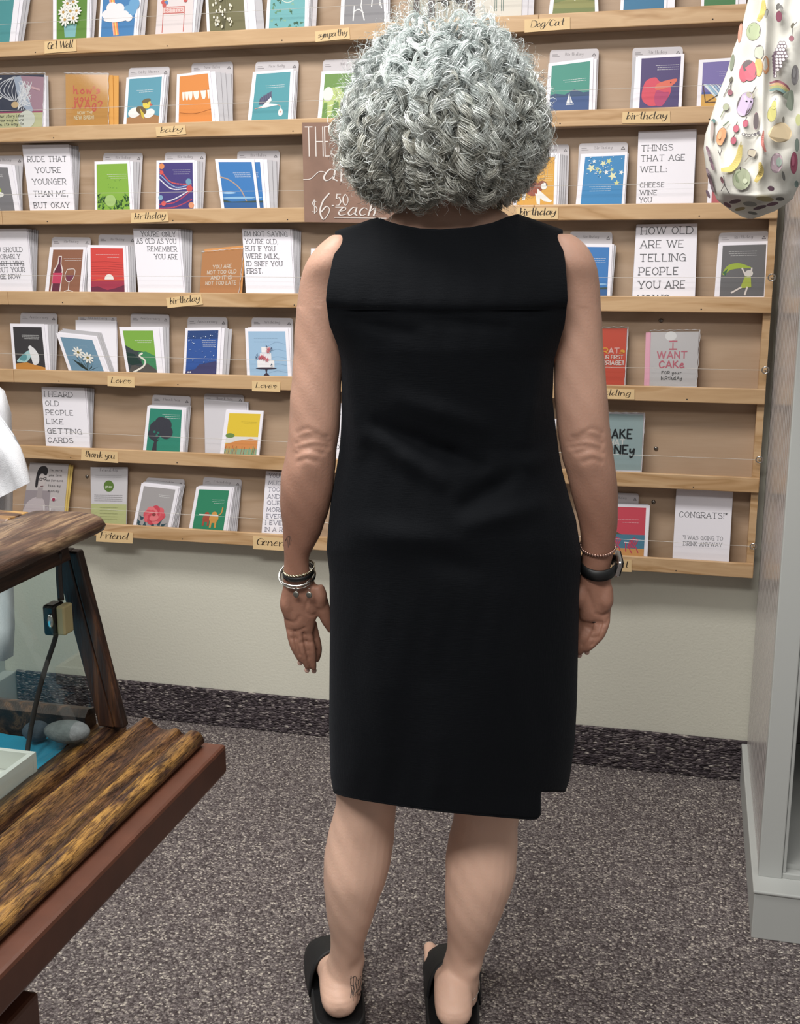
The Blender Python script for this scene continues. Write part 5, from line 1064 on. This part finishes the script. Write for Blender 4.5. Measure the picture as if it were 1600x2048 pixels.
def dsheet(front):
    nc = 120; rows = list(np.linspace(430, 1583, 190))+[1584+k for k in range(1, 9)]
    V = []; keep = []; tail0 = 190
    for i, yr in enumerate(rows):
        xl, xr = interp(yr, XLt), interp(yr, XRt)
        row = []
        for j in range(nc+1):
            u = .5-.5*math.cos(math.pi*j/nc); x = xl+(xr-xl)*u; y = yr
            if i < tail0:
                wt = smooth(600, 430, yr)*1.0; top = interp(x, TOPF if front else TOP); y = yr+(top-430)*((600-yr)/170 if yr < 600 else 0)
            else:
                t = (i-tail0+1)/8; bot = interp(x, BOT) if not front else 1585; y = 1583+t*max(.3, bot-1583)
            # depth
            bd = interp(yr, BB); k = 1.0+.22*smooth(740, 560, yr)
            e = math.sqrt(max(0, 1-((2*u-1)/k)**2)); e = e**.85
            sh_ = 1.0
            if yr < 600: sh_ = 1-((600-yr)/170)**4*(.05+.80*smooth(95, 165, abs(x-895)))
            dd = bd*e*sh_
            if front: d = dd+(.025*math.exp(-((yr-640)/90)**2)*e if yr < 900 else 0)+.004; 
            else: d = -dd-wr(x, y)*min(1, e*1.6)-.002
            row.append(PP(x, y, d+.012*smooth(600, 430, yr)))
            keep.append((x, yr))
        V += row
    F = []
    for i in range(len(rows)-1):
        for j in range(nc):
            a = i*(nc+1)+j; x, yy = keep[a]
            if i >= tail0-1 and (x > 1080 or front): continue
            q_ = (a, a+1, a+nc+2, a+nc+1); F.append(q_ if not front else q_[::-1])
    return V, F
v1, f1 = dsheet(False); v2, f2 = dsheet(True); k = len(v1)
me = bpy.data.meshes.new('dress'); me.from_pydata([tuple(map(float, p)) for p in v1+v2], [], [tuple(reversed(q)) for q in f1]+[tuple(i+k for i in reversed(q)) for q in f2])
bm = bmesh.new(); bm.from_mesh(me)
# stitch side seams (below the armholes) and shoulders
bm.verts.ensure_lookup_table(); nc = 120; pairs = {}
ylist = list(np.linspace(430, 1583, 190))
for i, yr in enumerate(ylist):
    if yr > 725:
        for j in (0, nc):
            a, b_ = bm.verts[i*(nc+1)+j], bm.verts[k+i*(nc+1)+j]; m_ = (a.co+b_.co)/2; a.co = m_; b_.co = m_; pairs[b_] = a
for j in range(nc+1):
    x = interp(430, XLt)+(interp(430, XRt)-interp(430, XLt))*(.5-.5*math.cos(math.pi*j/nc))
    if x < 757 or x > 1035:
        a, b_ = bm.verts[j], bm.verts[k+j]; m_ = (a.co+b_.co)/2; a.co = m_; b_.co = m_; pairs[b_] = a
bmesh.ops.weld_verts(bm, targetmap=pairs); bmesh.ops.recalc_face_normals(bm, faces=bm.faces)
bm.to_mesh(me); bm.free(); me.polygons.foreach_set('use_smooth', [True]*len(me.polygons))
def dressmat():
    m = mat('black_linen', '06080c', .85, spec=.12); nt = m.node_tree; b = nt.nodes['Principled BSDF']; N = nt.nodes.new; L = nt.links.new
    b.inputs['Sheen Weight'].default_value = .05; b.inputs['Sheen Roughness'].default_value = .5; b.inputs['Sheen Tint'].default_value = (.55, .6, .7, 1)
    tc = N('ShaderNodeTexCoord'); hs = []
    for sc in ((700, 700, 60), (60, 60, 700)):
        mp = N('ShaderNodeMapping'); mp.inputs['Scale'].default_value = sc; L(tc.outputs['Object'], mp.inputs[0]); n = N('ShaderNodeTexNoise'); n.inputs['Scale'].default_value = 1.2; L(mp.outputs[0], n.inputs['Vector']); hs.append(n)
    ad = N('ShaderNodeMath'); L(hs[0].outputs['Fac'], ad.inputs[0]); L(hs[1].outputs['Fac'], ad.inputs[1])
    bp = N('ShaderNodeBump'); bp.inputs['Strength'].default_value = .5; bp.inputs['Distance'].default_value = .001; L(ad.outputs[0], bp.inputs['Height']); L(bp.outputs[0], b.inputs['Normal']); return m
DR = dressmat(); me.materials.append(DR); dress = bpy.data.objects.new('dress', me); C.objects.link(dress); kid(dress)
so = dress.modifiers.new('cloth', 'SOLIDIFY'); so.thickness = .0016; so.offset = 1
# turned edges: neckline, armholes, hem
def edge(pts, nm, r=.0016):
    kid(B().tube(pts, r, 6).build(nm, DR, smooth=True))
edge([Vector(v1[j]) for j in range(nc+1) if 756 < interp(430, XLt)+(interp(430, XRt)-interp(430, XLt))*(.5-.5*math.cos(math.pi*j/nc)) < 1036], 'neckline_binding', .0018)
edge([Vector(v1[i*(nc+1)]) for i in range(0, 48)], 'armhole_binding'); edge([Vector(v1[i*(nc+1)+nc]) for i in range(0, 48)], 'armhole_binding')
L_ = (len(v1)//(nc+1)-1)*(nc+1); edge([Vector(v1[L_+j]) for j in range(nc+1) if v1[L_+j][0] < PP(1080, 1630, -.1)[0]], 'hem', .0022)

# ---------------------------------------------------------------- hair: curly locks as thin tubes
HR0 = PP(885, 235, .02)
RT = [(0,.146),(25,.143),(45,.133),(70,.138),(90,.146),(110,.153),(130,.152),(150,.146),(180,.130)]
def hdir(al, ph): return np.array([math.sin(ph)*math.cos(al), math.sin(ph)*math.sin(al), math.cos(ph)])
def hpt(al, ph, r):
    d = hdir(al, ph); return HR0+d*np.array([1.0, .92, 1.0])*r
P_all, R_all, C_all = [], [], []
NP = 38
def strand_set(al, p0, dphi, lam, amp, pit, nst, drift, tint, clump=.0032, rad=.00050, r0=.095):
    t = np.linspace(0, 1, NP); ph = p0+dphi*t; a_ = al+drift*t
    rr = np.array([interp(math.degrees(q), RT) for q in ph])*lam; k = np.clip(t/.35, 0, 1); k = k*k*(3-2*k); rr = r0*(1-k)+rr*k
    cen = np.array([hpt(a, q, r) for a, q, r in zip(a_, ph, rr)])
    tan = np.gradient(cen, axis=0); tan /= np.linalg.norm(tan, axis=1)[:, None]
    rad_ = cen-HR0; n1 = rad_-tan*(rad_*tan).sum(1)[:, None]; n1 /= np.linalg.norm(n1, axis=1)[:, None]+1e-9; n2 = np.cross(tan, n1)
    ln = np.linalg.norm(np.diff(cen, axis=0), axis=1).sum(); s = t*ln; w0 = random.uniform(0, 6.28); hand = random.choice((-1, 1))
    A_ = amp*np.clip(.25+1.1*t, 0, 1)
    for k in range(nst):
        off = rng.normal(0, clump*.6, 3); dp = rng.normal(0, .13); am = A_*(1+rng.normal(0, .12)); cut = random.uniform(.88, 1)
        ang = (2*math.pi*s*cut/pit+w0+dp)*hand
        fz = np.cumsum(rng.normal(0, .00014, (NP, 3)), axis=0)
        P = cen[0]+(cen-cen[0])*1.0+n1*(am*np.cos(ang))[:, None]+n2*(am*np.sin(ang))[:, None]+off*np.clip(t*3, .2, 1)[:, None]+fz
        P_all.append(P); R_all.append(rad*random.uniform(.7, 1.2)*(1-.55*t**3)); 
        c = np.clip(np.array(tint)*random.uniform(.8, 1.12), 0, 1); C_all.append(c)
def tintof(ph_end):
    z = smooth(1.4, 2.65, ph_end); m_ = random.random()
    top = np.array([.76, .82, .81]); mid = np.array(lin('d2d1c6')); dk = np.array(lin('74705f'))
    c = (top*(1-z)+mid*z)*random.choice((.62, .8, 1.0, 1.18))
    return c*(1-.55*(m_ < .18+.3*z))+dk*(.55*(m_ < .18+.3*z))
def azi(front=.25):
    return random.uniform(-math.pi*.98, -.02) if random.random() > front else random.uniform(0, math.pi)
for i in range(620):
    al = azi(.28); u = random.random(); p0 = math.acos(1-1.15*u*1.0) if u < .99 else 1.5; p0 = max(.05, p0)
    dp = random.uniform(.55, 1.15); pe = p0+dp
    facing = math.sin(al) > .55
    mx = 1.35 if facing else 2.62
    if pe > mx: p0 = max(.05, p0-(pe-mx)); pe = p0+dp
    if pe > mx: continue
    lam = random.uniform(.78, 1.0) if random.random() < .6 else random.uniform(.92, 1.03)
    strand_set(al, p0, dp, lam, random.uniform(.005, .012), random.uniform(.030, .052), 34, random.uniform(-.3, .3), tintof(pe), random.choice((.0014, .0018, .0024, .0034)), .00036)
for i in range(150):     # tight ringlets round the lower back and sides
    al = azi(.12); pe = random.uniform(2.15, 2.68)
    if math.sin(al) > .5: continue
    dp = random.uniform(.45, .7)
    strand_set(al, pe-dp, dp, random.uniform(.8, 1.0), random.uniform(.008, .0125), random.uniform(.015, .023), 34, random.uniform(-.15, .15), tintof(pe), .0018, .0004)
for i in range(700):     # stray single hairs
    al = azi(.3); p0 = random.uniform(.05, 1.9); dp = random.uniform(.3, .8)
    if math.sin(al) > .5 and p0+dp > 1.4: continue
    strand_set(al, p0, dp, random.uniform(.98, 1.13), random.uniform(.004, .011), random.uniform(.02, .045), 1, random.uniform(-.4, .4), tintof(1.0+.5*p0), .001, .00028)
P = np.array(P_all); Rr = np.array(R_all); ns = len(P)
T = np.gradient(P, axis=1); T /= np.linalg.norm(T, axis=2)[..., None]+1e-12
RV = rng.normal(0, 1, (ns, 1, 3))+(P-HR0)*9; U = np.cross(T, RV); U /= np.linalg.norm(U, axis=2)[..., None]+1e-12; V = np.cross(T, U)
K = 2; ang = np.arange(K)*math.pi
verts = (P[:, :, None, :]+(U[:, :, None, :]*np.cos(ang)[None, None, :, None]+V[:, :, None, :]*np.sin(ang)[None, None, :, None])*Rr[:, :, None, None]).reshape(-1, 3)
idx = np.arange(ns*NP*K).reshape(ns, NP, K); a = idx[:, :-1, 0]; b_ = idx[:, :-1, 1]; c_ = idx[:, 1:, 1]; d_ = idx[:, 1:, 0]
quads = np.stack([a, b_, c_, d_], -1).reshape(-1, 4)
me = bpy.data.meshes.new('hair'); me.vertices.add(len(verts)); me.vertices.foreach_set('co', verts.ravel().astype(np.float32))
me.loops.add(quads.size); me.loops.foreach_set('vertex_index', quads.ravel().astype(np.int32))
me.polygons.add(len(quads)); me.polygons.foreach_set('loop_start', np.arange(0, quads.size, 4, dtype=np.int32)); me.polygons.foreach_set('loop_total', np.full(len(quads), 4, dtype=np.int32))
me.polygons.foreach_set('use_smooth', np.ones(len(quads), dtype=bool)); me.update(calc_edges=True)
ca = me.color_attributes.new('Col', 'FLOAT_COLOR', 'POINT'); cc = np.ones((ns, NP*K, 4)); cc[:, :, :3] = np.array(C_all)[:, None, :]; ca.data.foreach_set('color', cc.ravel().astype(np.float32))
HAIR = attr_mat('silver_hair', .26, .8); me.materials.append(HAIR)
ho = bpy.data.objects.new('hair', me); C.objects.link(ho); kid(ho); ho['kind'] = 'stuff'
# darker close hair against the scalp
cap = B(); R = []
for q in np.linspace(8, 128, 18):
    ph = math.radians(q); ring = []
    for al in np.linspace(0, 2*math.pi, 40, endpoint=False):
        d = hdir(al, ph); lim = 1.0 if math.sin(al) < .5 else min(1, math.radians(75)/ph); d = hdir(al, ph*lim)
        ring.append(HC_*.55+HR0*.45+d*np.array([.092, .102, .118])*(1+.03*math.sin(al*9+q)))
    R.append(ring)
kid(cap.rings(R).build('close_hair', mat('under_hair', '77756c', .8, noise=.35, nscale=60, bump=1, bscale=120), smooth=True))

# ---------------------------------------------------------------- slides
RUB = mat('black_rubber', '17181a', .6, bump=.2, bscale=300); FOOTBED = mat('black_footbed', '1e1f21', .75)
def L2W(p): return PO+RX*p[0]+RY*p[1]+np.array([0, 0, p[2]])
def slide(fr, side, label):
    h, d, s = fr; h = h.copy(); h[2] = 0
    e = empty('slide_sandal', tuple(L2W(h)), label, 'sandal', 'pair of black slides', rz=0)
    def Wp(u, x, z): return L2W(h+d*u+s*x+np.array([0, 0, z]))
    out = [(-.022,.012),(-.016,.029),(.0,.040),(.03,.044),(.08,.045),(.12,.048),(.16,.051),(.20,.050),(.225,.042),(.240,.028),(.247,.010)]
    o2 = catmull([np.array(p) for p in [(u, -x) for u, x in out[::-1]]+out], 4, True)
    o2 = [(u, x+.004*side*smooth(.05, .2, u)) for u, x in o2]
    def off(k, z): return [Wp(.11+(u-.11)*(1-k/.13), x*(1-k/.045), z) for u, x in o2]
    place(B().rings([off(.002, .0005), off(0, .004), off(0, .026), off(.0015, .033), off(.004, .033), off(.006, .0295)], cap=True).build('sole', RUB, None, True), e)
    n = 26; f_ = []; R = []
    for u in np.linspace(.098, .182, 9):
        w_ = .0445+.005*(u-.1)/.08; hh = .082-.024*(u-.098)/.084; ring = []
        for th in np.linspace(0, math.pi, n): ring.append(Wp(u-.012*abs(math.cos(th))**2*(1 if u < .14 else -.3), .003*side+w_*math.cos(th)*(1 if math.sin(th) > .3 else 1), max(.018, .014+hh*math.sin(th)**.7)))
        R.append(ring)
    V = [p for r in R for p in r]; F = [(i*n+j, i*n+j+1, (i+1)*n+j+1, (i+1)*n+j) for i in range(8) for j in range(n-1)]
    st = place(mesh_obj('strap', V, F, RUB, smooth=True), e); m_ = st.modifiers.new('t', 'SOLIDIFY'); m_.thickness = .0045; m_.offset = 0
slide(hL, -1, 'black rubber slide worn on the left foot with the ankle tattoo'); slide(hR, 1, 'black rubber slide worn on the right foot with bare toe showing')

# ---------------------------------------------------------------- jewellery and watch
SIL = mat('silver', 'c9c8c2', .22, 1); GOLD = mat('rose_gold_beads', 'b8978a', .28, .9); BLK = mat('black_band', '121314', .45)
def ringpts(c, R_, T, n=40, roll=0.0):
    out = []
    for q in np.linspace(0, 2*math.pi, n, endpoint=False):
        x, y = R_*math.cos(q), R_*math.sin(q); p = c+np.array([x, y*math.cos(T), y*math.sin(T)+roll*x]); out.append(L2W(p))
    return out
def torus(nm, c, R_, T, r, m, lab, cat, roll=0.0, group=None, n=48):
    o = B().tube(ringpts(c, R_, T, n, roll), r, 8, closed=True).build(nm, m, None, True); return tag(o, lab, cat, group)
g_ = 'bracelets on the left wrist'
c0 = PP(594, 1150, .0)
bg_ = empty('charm_bangle', tuple(L2W(c0)), 'thin wide silver bangle with two hanging charms, lowest on the left wrist', 'bracelet', g_)
place(B().tube(ringpts(c0, .0285, .56), .0009, 8, closed=True).build('bangle', SIL, None, True), bg_)
for px, py in ((592, 1189), (618, 1190)):
    c = L2W(PP(px, py, -.026)); place(B().sphere(c, (.0048, .0016, .0052), 14, 8).build('charm', mat('dull_silver', '8f8f88', .35, .9), None, True), bg_)
    place(B().tube([c+np.array([.002*math.cos(q), 0, .0075+.003*math.sin(q)]) for q in np.linspace(0, 6.28, 10, endpoint=False)], .0005, 5, closed=True).build('link', SIL, None, True), bg_)
torus('bangle', PP(595, 1150, .0), .0272, .40, .0017, SIL, 'thick polished silver bangle on the left wrist', 'bracelet', .05, g_)
torus('bangle', PP(592, 1147, .0), .0262, .62, .0011, SIL, 'plain thin silver bangle tilted up the left wrist', 'bracelet', .10, g_)
b = B(); R = []
for c_, dz in ((PP(597, 1143, .0), 0),):
    for q in np.linspace(0, 2*math.pi, 48, endpoint=False):
        ring = []
        for rr, zz in ((.0235, -.0034), (.0247, -.0030), (.0247, .0030), (.0235, .0034)):
            x, y = rr*math.cos(q), rr*math.sin(q); ring.append(L2W(c_+np.array([x, y*math.cos(.3), y*math.sin(.3)+zz+.08*x])))
        R.append(ring)
tag(b.rings(R, closed=True).build('leather_bracelet', BLK, None, True), 'flat black band bracelet between silver ones on the left wrist', 'bracelet', g_)
b = B(); cc = ringpts(PP(598, 1136, .0), .0240, .28, 30, .12)
for i, p in enumerate(cc): b.sphere(p, (.0026, .0022, .0016), 8, 6)
b2 = B(); P2 = []
for ph_ in (0, math.pi):
    pts = ringpts(PP(598, 1136, .0), .0240, .28, 160, .12); pts = [p+np.array([0, 0, .0012])*math.sin(i*2*math.pi*14/160+ph_)+np.array(RY)*.0012*math.cos(i*2*math.pi*14/160+ph_) for i, p in enumerate(pts)]; b2.tube(pts, .0011, 6, closed=True)
rb = b2.build('rope_bracelet', mat('gold_silver_rope', 'b5ad98', .28, 1), None, True); tag(rb, 'twisted rope chain bracelet, uppermost on the left wrist', 'bracelet', g_); rb['kind'] = 'stuff'
bc = empty('bead_bracelet', tuple(L2W(PP(1196, 1093, 0))), 'coiled rose gold beaded bracelet just above the black watch', 'bracelet')
for p in ringpts(PP(1196, 1092, 0), .0265, .36, 40, .03): place(B().sphere(p, (.0023, .0023, .0028), 8, 6).build('bead', GOLD, None, True), bc)
wt = empty('wristwatch', tuple(L2W(PP(1200, 1130, 0))), 'smart watch with black band and silver case on the right wrist', 'watch')
cw = PP(1199, 1130, .0); R = []
for q in np.linspace(0, 2*math.pi, 60, endpoint=False):
    ring = []
    for rr, zz in ((.0262, -.0085), (.0280, -.0080), (.0283, 0), (.0280, .0080), (.0262, .0085), (.0258, 0)):
        x, y = rr*math.cos(q), rr*math.sin(q); ring.append(L2W(cw+np.array([x-.002, y*math.cos(.42), y*math.sin(.42)+zz*1.0+.05*x])))
    R.append(ring)
place(B().rings(R, closed=True).build('watch_band', BLK, None, True), wt)
def wbox(nm, c, sx, sy, sz, m, bev):
    o = B().box((-sx, -sy, -sz), (sx, sy, sz)).build(nm, m, None, bevel=bev); o.matrix_world = Matrix.Translation(L2W(c)) @ Matrix.Rotation(PA, 4, 'Z') @ Matrix.Rotation(.42, 4, 'X') @ Matrix.Rotation(.12, 4, 'Y')
    mw = o.matrix_world.copy(); o.parent = wt; o.matrix_parent_inverse = Matrix.Translation(wt.location).inverted(); return o
wbox('watch_case', cw+np.array([.0272, 0, .0025]), .0042, .0175, .0150, mat('aluminium_case', 'c9cac9', .25, 1), .004)
wbox('watch_screen', cw+np.array([.0318, 0, .0025]), .0008, .0155, .0130, mat('watch_glass', '0b0c0e', .05), .0006)
cr = PP(1188, 1238, .0)
torus('finger_ring', cr, .0086, .25, .0016, BLK, 'black ring on the right ring finger', 'ring')
torus('anklet', PP(916, 1972, .004), .0365, .42, .0006, SIL, 'fine silver chain anklet on the right ankle', 'anklet', .12)

# ---------------------------------------------------------------- fruit-print tote bag
BL_ = [(-200,1500),(-60,1500),(0,1496),(60,1482),(100,1466),(144,1454),(187,1437),(231,1423),(270,1410),(299,1407),(348,1413),(400,1434),(422,1463),(434,1485),(438,1500)]
BR_ = [(-200,1700),(-60,1690),(100,1690),(300,1650),(350,1612),(378,1594),(398,1585),(410,1570),(422,1550),(434,1518),(438,1502)]
BD_ = [(-200,.015),(-60,.02),(100,.035),(250,.052),(340,.062),(375,.064),(392,.058),(410,.036),(425,.012),(438,.0)]
def bagy(px, py):
    l, r = interp(py, BL_), interp(py, BR_); u = min(1, max(0, (px-l)/(r-l+1e-6))); bd = interp(py, BD_)
    fold = .010*math.exp(-((px-(1532-.03*py))/7.0)**2)*smooth(400, 330, py)-.012*math.exp(-((px-(1552-.06*py))/10.0)**2)*smooth(300, 60, py)
    fold += .004*math.sin(px*.11+py*.03)*smooth(420, 300, py)+.003*math.sin(px*.05-py*.06)
    fold += .012*math.exp(-((px-(1436+max(0, py-250)*.05))/8)**2)*smooth(180, 300, py)*(1 if py < 410 else 0)
    fold += .008*math.exp(-((py-(392-.10*abs(px-1510)))/7)**2)
    return -.745-bd*math.sin(math.pi*u)**.55-fold*math.sin(math.pi*u)**.5
bag = empty('tote_bag', hit(1505, 436, 1, -.745), 'white cotton tote bag with painted fruit and vegetable print hanging at upper right', 'bag')
CAN = mat('white_canvas', 'd6d4cc', .9, bump=.12, bscale=900, spec=.1)
rows = list(np.linspace(-60, 380, 60))+list(np.linspace(386, 437, 18)); n = 60; R = []
for y in rows:
    l, r = interp(y, BL_), interp(y, BR_); fr = [hit(l+(r-l)*i/n, y, 1, bagy(l+(r-l)*i/n, y)) for i in range(n+1)]
    bk = [np.array([p[0], -.738+.0*p[1], p[2]]) for p in fr[1:-1]]; R.append(fr+bk[::-1])
place(B().rings(R).build('bag_body', CAN, None, True), bag)
zt = hit(1500, -60, 1, -.745)[2]
for x0 in (1530, 1600):
    p = hit(x0, -58, 1, -.75); place(B().rings([[(p[0]-.014, p[1], p[2]), (p[0]+.014, p[1], p[2]), (p[0]+.014, p[1]+.003, p[2]), (p[0]-.014, p[1]+.003, p[2])], [(.228, -.70, 1.98), (.250, -.70, 1.98), (.250, -.697, 1.98), (.228, -.697, 1.98)]]).build('strap', CAN), bag)
tag(B().tube([(.239, YF, 1.97), (.239, -.74, 1.975), (.239, -.745, 1.99)], .005, 8).build('coat_hook', CHM, None, True), 'dark metal hook on the bookcase front above the tote bag', 'hook')
A = Art(lambda u, v, o: hit(u, v, 1, bagy(u, v)-.0003-o*1.2), 1.0)
OUT = '4a3f42'
def fr_(x, y, rx, ry, c, rot=0, o=True, hi=None):
    if o: A.ell(x, y, rx+.5, ry+.5, '6f6466', rot)
    A.ell(x, y, rx, ry, c, rot)
    if hi: A.ell(x-rx*.25, y-ry*.2, rx*.45, ry*.5, hi, rot)
def banana(P, w, c): 
    Q = catmull([np.array(p) for p in P], 6)
    for i in range(len(Q)-1): ww = w*(.45+.55*math.sin(math.pi*(i+.5)/len(Q))); A.line([Q[i], Q[i+1]], ww, c)
    A.up()
def cherry(x, y, x2, y2): A.line([(x, y), (x+3, y-24)], 1.2, OUT).line([(x+3, y-24), (x2, y2)], 1.2, OUT).up(); fr_(x, y, 5, 5.5, '9c5a68'); A.ell(x+2, y-26, 3, 6, '6f6a5c', .4)
banana([(1527,2),(1526,22),(1517,40)], 11, 'd8c04e'); fr_(1507, 63, 14, 18, 'a9b58c', .2, hi='8d9e74'); fr_(1480, 66, 4, 20, 'c98468', .12, False); fr_(1518, 105, 9, 15, 'c5cbb8', .1); fr_(1517, 134, 8, 19, 'd8b04e', 0, False)
fr_(1532, 130, 7, 18, 'd88e50', 0, False); fr_(1498, 141, 16, 21, 'c2435c', -.1, hi='d2607a'); fr_(1488, 146, 10, 18, 'bd3a55', .1, False); fr_(1464, 125, 4, 17, '87907a', .15, False)
cherry(1460, 185, 1447, 193); fr_(1490, 208, 15, 25, 'bfa9cc', .35, hi='cdbbd8'); A.ell(1501, 190, 9, 6, 'b0a894', .4); A.line([(1505, 186), (1512, 173)], 1.5, OUT); A.up(); A.circ(1493, 203, 2.2, '23202a'); A.circ(1501, 203, 2.2, '23202a')
fr_(1452, 214, 6, 7, 'a0a588', .2); A.line([(1448, 220), (1441, 234)], 2, '8d9478'); A.up(); fr_(1443, 273, 9.5, 18, 'd98f4c', .25, hi='e0a264'); A.line([(1447, 252), (1457, 243)], 2.5, '6f7f68'); A.up()
for x, y in ((1472, 257), (1491, 247), (1467, 281)): fr_(x, y, 5.5, 7.5, 'b84560', .2); A.line([(x, y-7), (x+3, y-13)], 1.5, OUT); A.up()
for i in range(6): A.ell(1487+6*i, 269-(i-2)**2*.6+2, 3.6, 3.2, '6a6468'); A.ell(1487+6*i, 269-(i-2)**2*.6+2, 2.4, 2.1, 'dedad2')
banana([(1444,340),(1462,337),(1476,318),(1481,292)], 13, 'd3bd54'); A.line([(1481, 292), (1482, 284)], 2.4, 'a99a58'); A.up()
fr_(1512, 242, 5, 17, 'b06a80', .05); fr_(1504, 306, 9, 8, 'c9bda4', .3); A.line([(1499, 312), (1490, 323)], 2, '9a9080'); A.up()
fr_(1483, 358, 18, 22, '9aa283', .1, hi='7d8a68'); A.circ(1490, 362, 5, 'b4bb9c'); A.line([(1480, 334), (1481, 340)], 2, OUT); A.up(); banana([(1520,326),(1522,345),(1512,362)], 11, 'c9b048'); banana([(1527,262),(1525,285),(1531,303)], 6, 'c4675a')
A.line([(1447, 352), (1450, 372)], 1.4, OUT).line([(1450, 372), (1459, 388)], 1.4, OUT).line([(1450, 368), (1442, 382)], 1.4, OUT).up(); A.ell(1444, 360, 3, 7, '7a5058', -.3)
A.line([(1436, 300), (1440, 312)], 1.2, OUT).line([(1444, 296), (1440, 312)], 1.2, OUT).up(); fr_(1427, 242, 4, 4, '5f8a88'); A.ell(1424, 262, 3.5, 20, 'b0a09a', .05)
for i in range(9): A.ell(1416+3*(i % 4), 300+11*i, 3, 9, ['8a6a78', 'a08c94', '6f5a66'][i % 3], -.4)
for i, c in enumerate(('8d4a58', 'b8905a', '9a9c5c', '6a8884')): banana([(1540, 166+5*i), (1556, 163+5*i), (1572, 172+5*i), (1580, 184+4*i)], 6, c)
fr_(1558, 33, 6, 11, '8d3f58', 0); A.ell(1556, 13, 4, 7, '6d6a66', .3); A.ell(1562, 15, 4, 6, '8a8784', -.5); cherry(1583, 77, 1594, 44); fr_(1533, 27, 3, 9, '9c9c92', .2)
for r_ in range(11):
    for k in range(max(1, int(5-abs(r_-4)*.62))): x = 1562+((k-(5-abs(r_-4)*.62)/2+.5)*6.4)-r_*1.5+4; y = 86+6.6*r_; A.ell(x, y, 3.9, 3.9, '5f4a58'); A.ell(x, y, 2.9, 2.9, 'cfc8ca')
fr_(1590, 150, 7, 20, '8c8889', .05, hi='9f9c9d'); fr_(1544, 228, 9, 16, 'c2bb5e', .15); fr_(1548, 210, 5, 9, 'c2bb5e', .15, False); A.line([(1549, 202), (1551, 197)], 1.5, OUT); A.up(); A.shape([(1566,190),(1584,180),(1588,200),(1584,222),(1572,212),(1574,200)], '7f8a78')
A.shape([(1536,268),(1552,248),(1570,246),(1584,266),(1574,282),(1552,284)], 'd8bf90'); A.ell(1566, 266, 5, 6, 'b8a078'); A.ell(1567, 240, 2.5, 7, '8a8478')
fr_(1553, 326, 12, 20, 'b59aa4', .1, hi='c8b4bc'); A.ell(1558, 324, 6, 9, '8fa094'); fr_(1588, 326, 7, 22, '9c3558', .03, hi='b04a6c'); fr_(1594, 290, 4, 13, '7f8f84'); fr_(1597, 240, 6, 12, 'b5b878', 0, False); A.ell(1567, 352, 3, 10, '6a6864', -.2); fr_(1593, 368, 4, 7, '7f9690', 0, False)
for x, y, rx, ry, c, ro in ((1500,408,14,5,'8a8a84',.1),(1530,398,18,5,'a89a68',.1),(1470,403,12,4,'6f5a62',-.2),(1480,418,11,3.5,'9a8a5c',-.2),(1520,415,14,3.5,'6a5660',-.25),(1505,426,10,3,'7a7a74',.2),(1545,408,12,3.5,'7a5a66',-.2),(1455,410,9,4,'84606c',.5),(1560,398,9,4,'6d6a66',0),(1542,377,7,5,'5f4452',.3)): A.ell(x, y, rx, ry, c, ro)
fo = A.build('fruit_print', FABPRINT, bag); fo['kind'] = 'stuff'
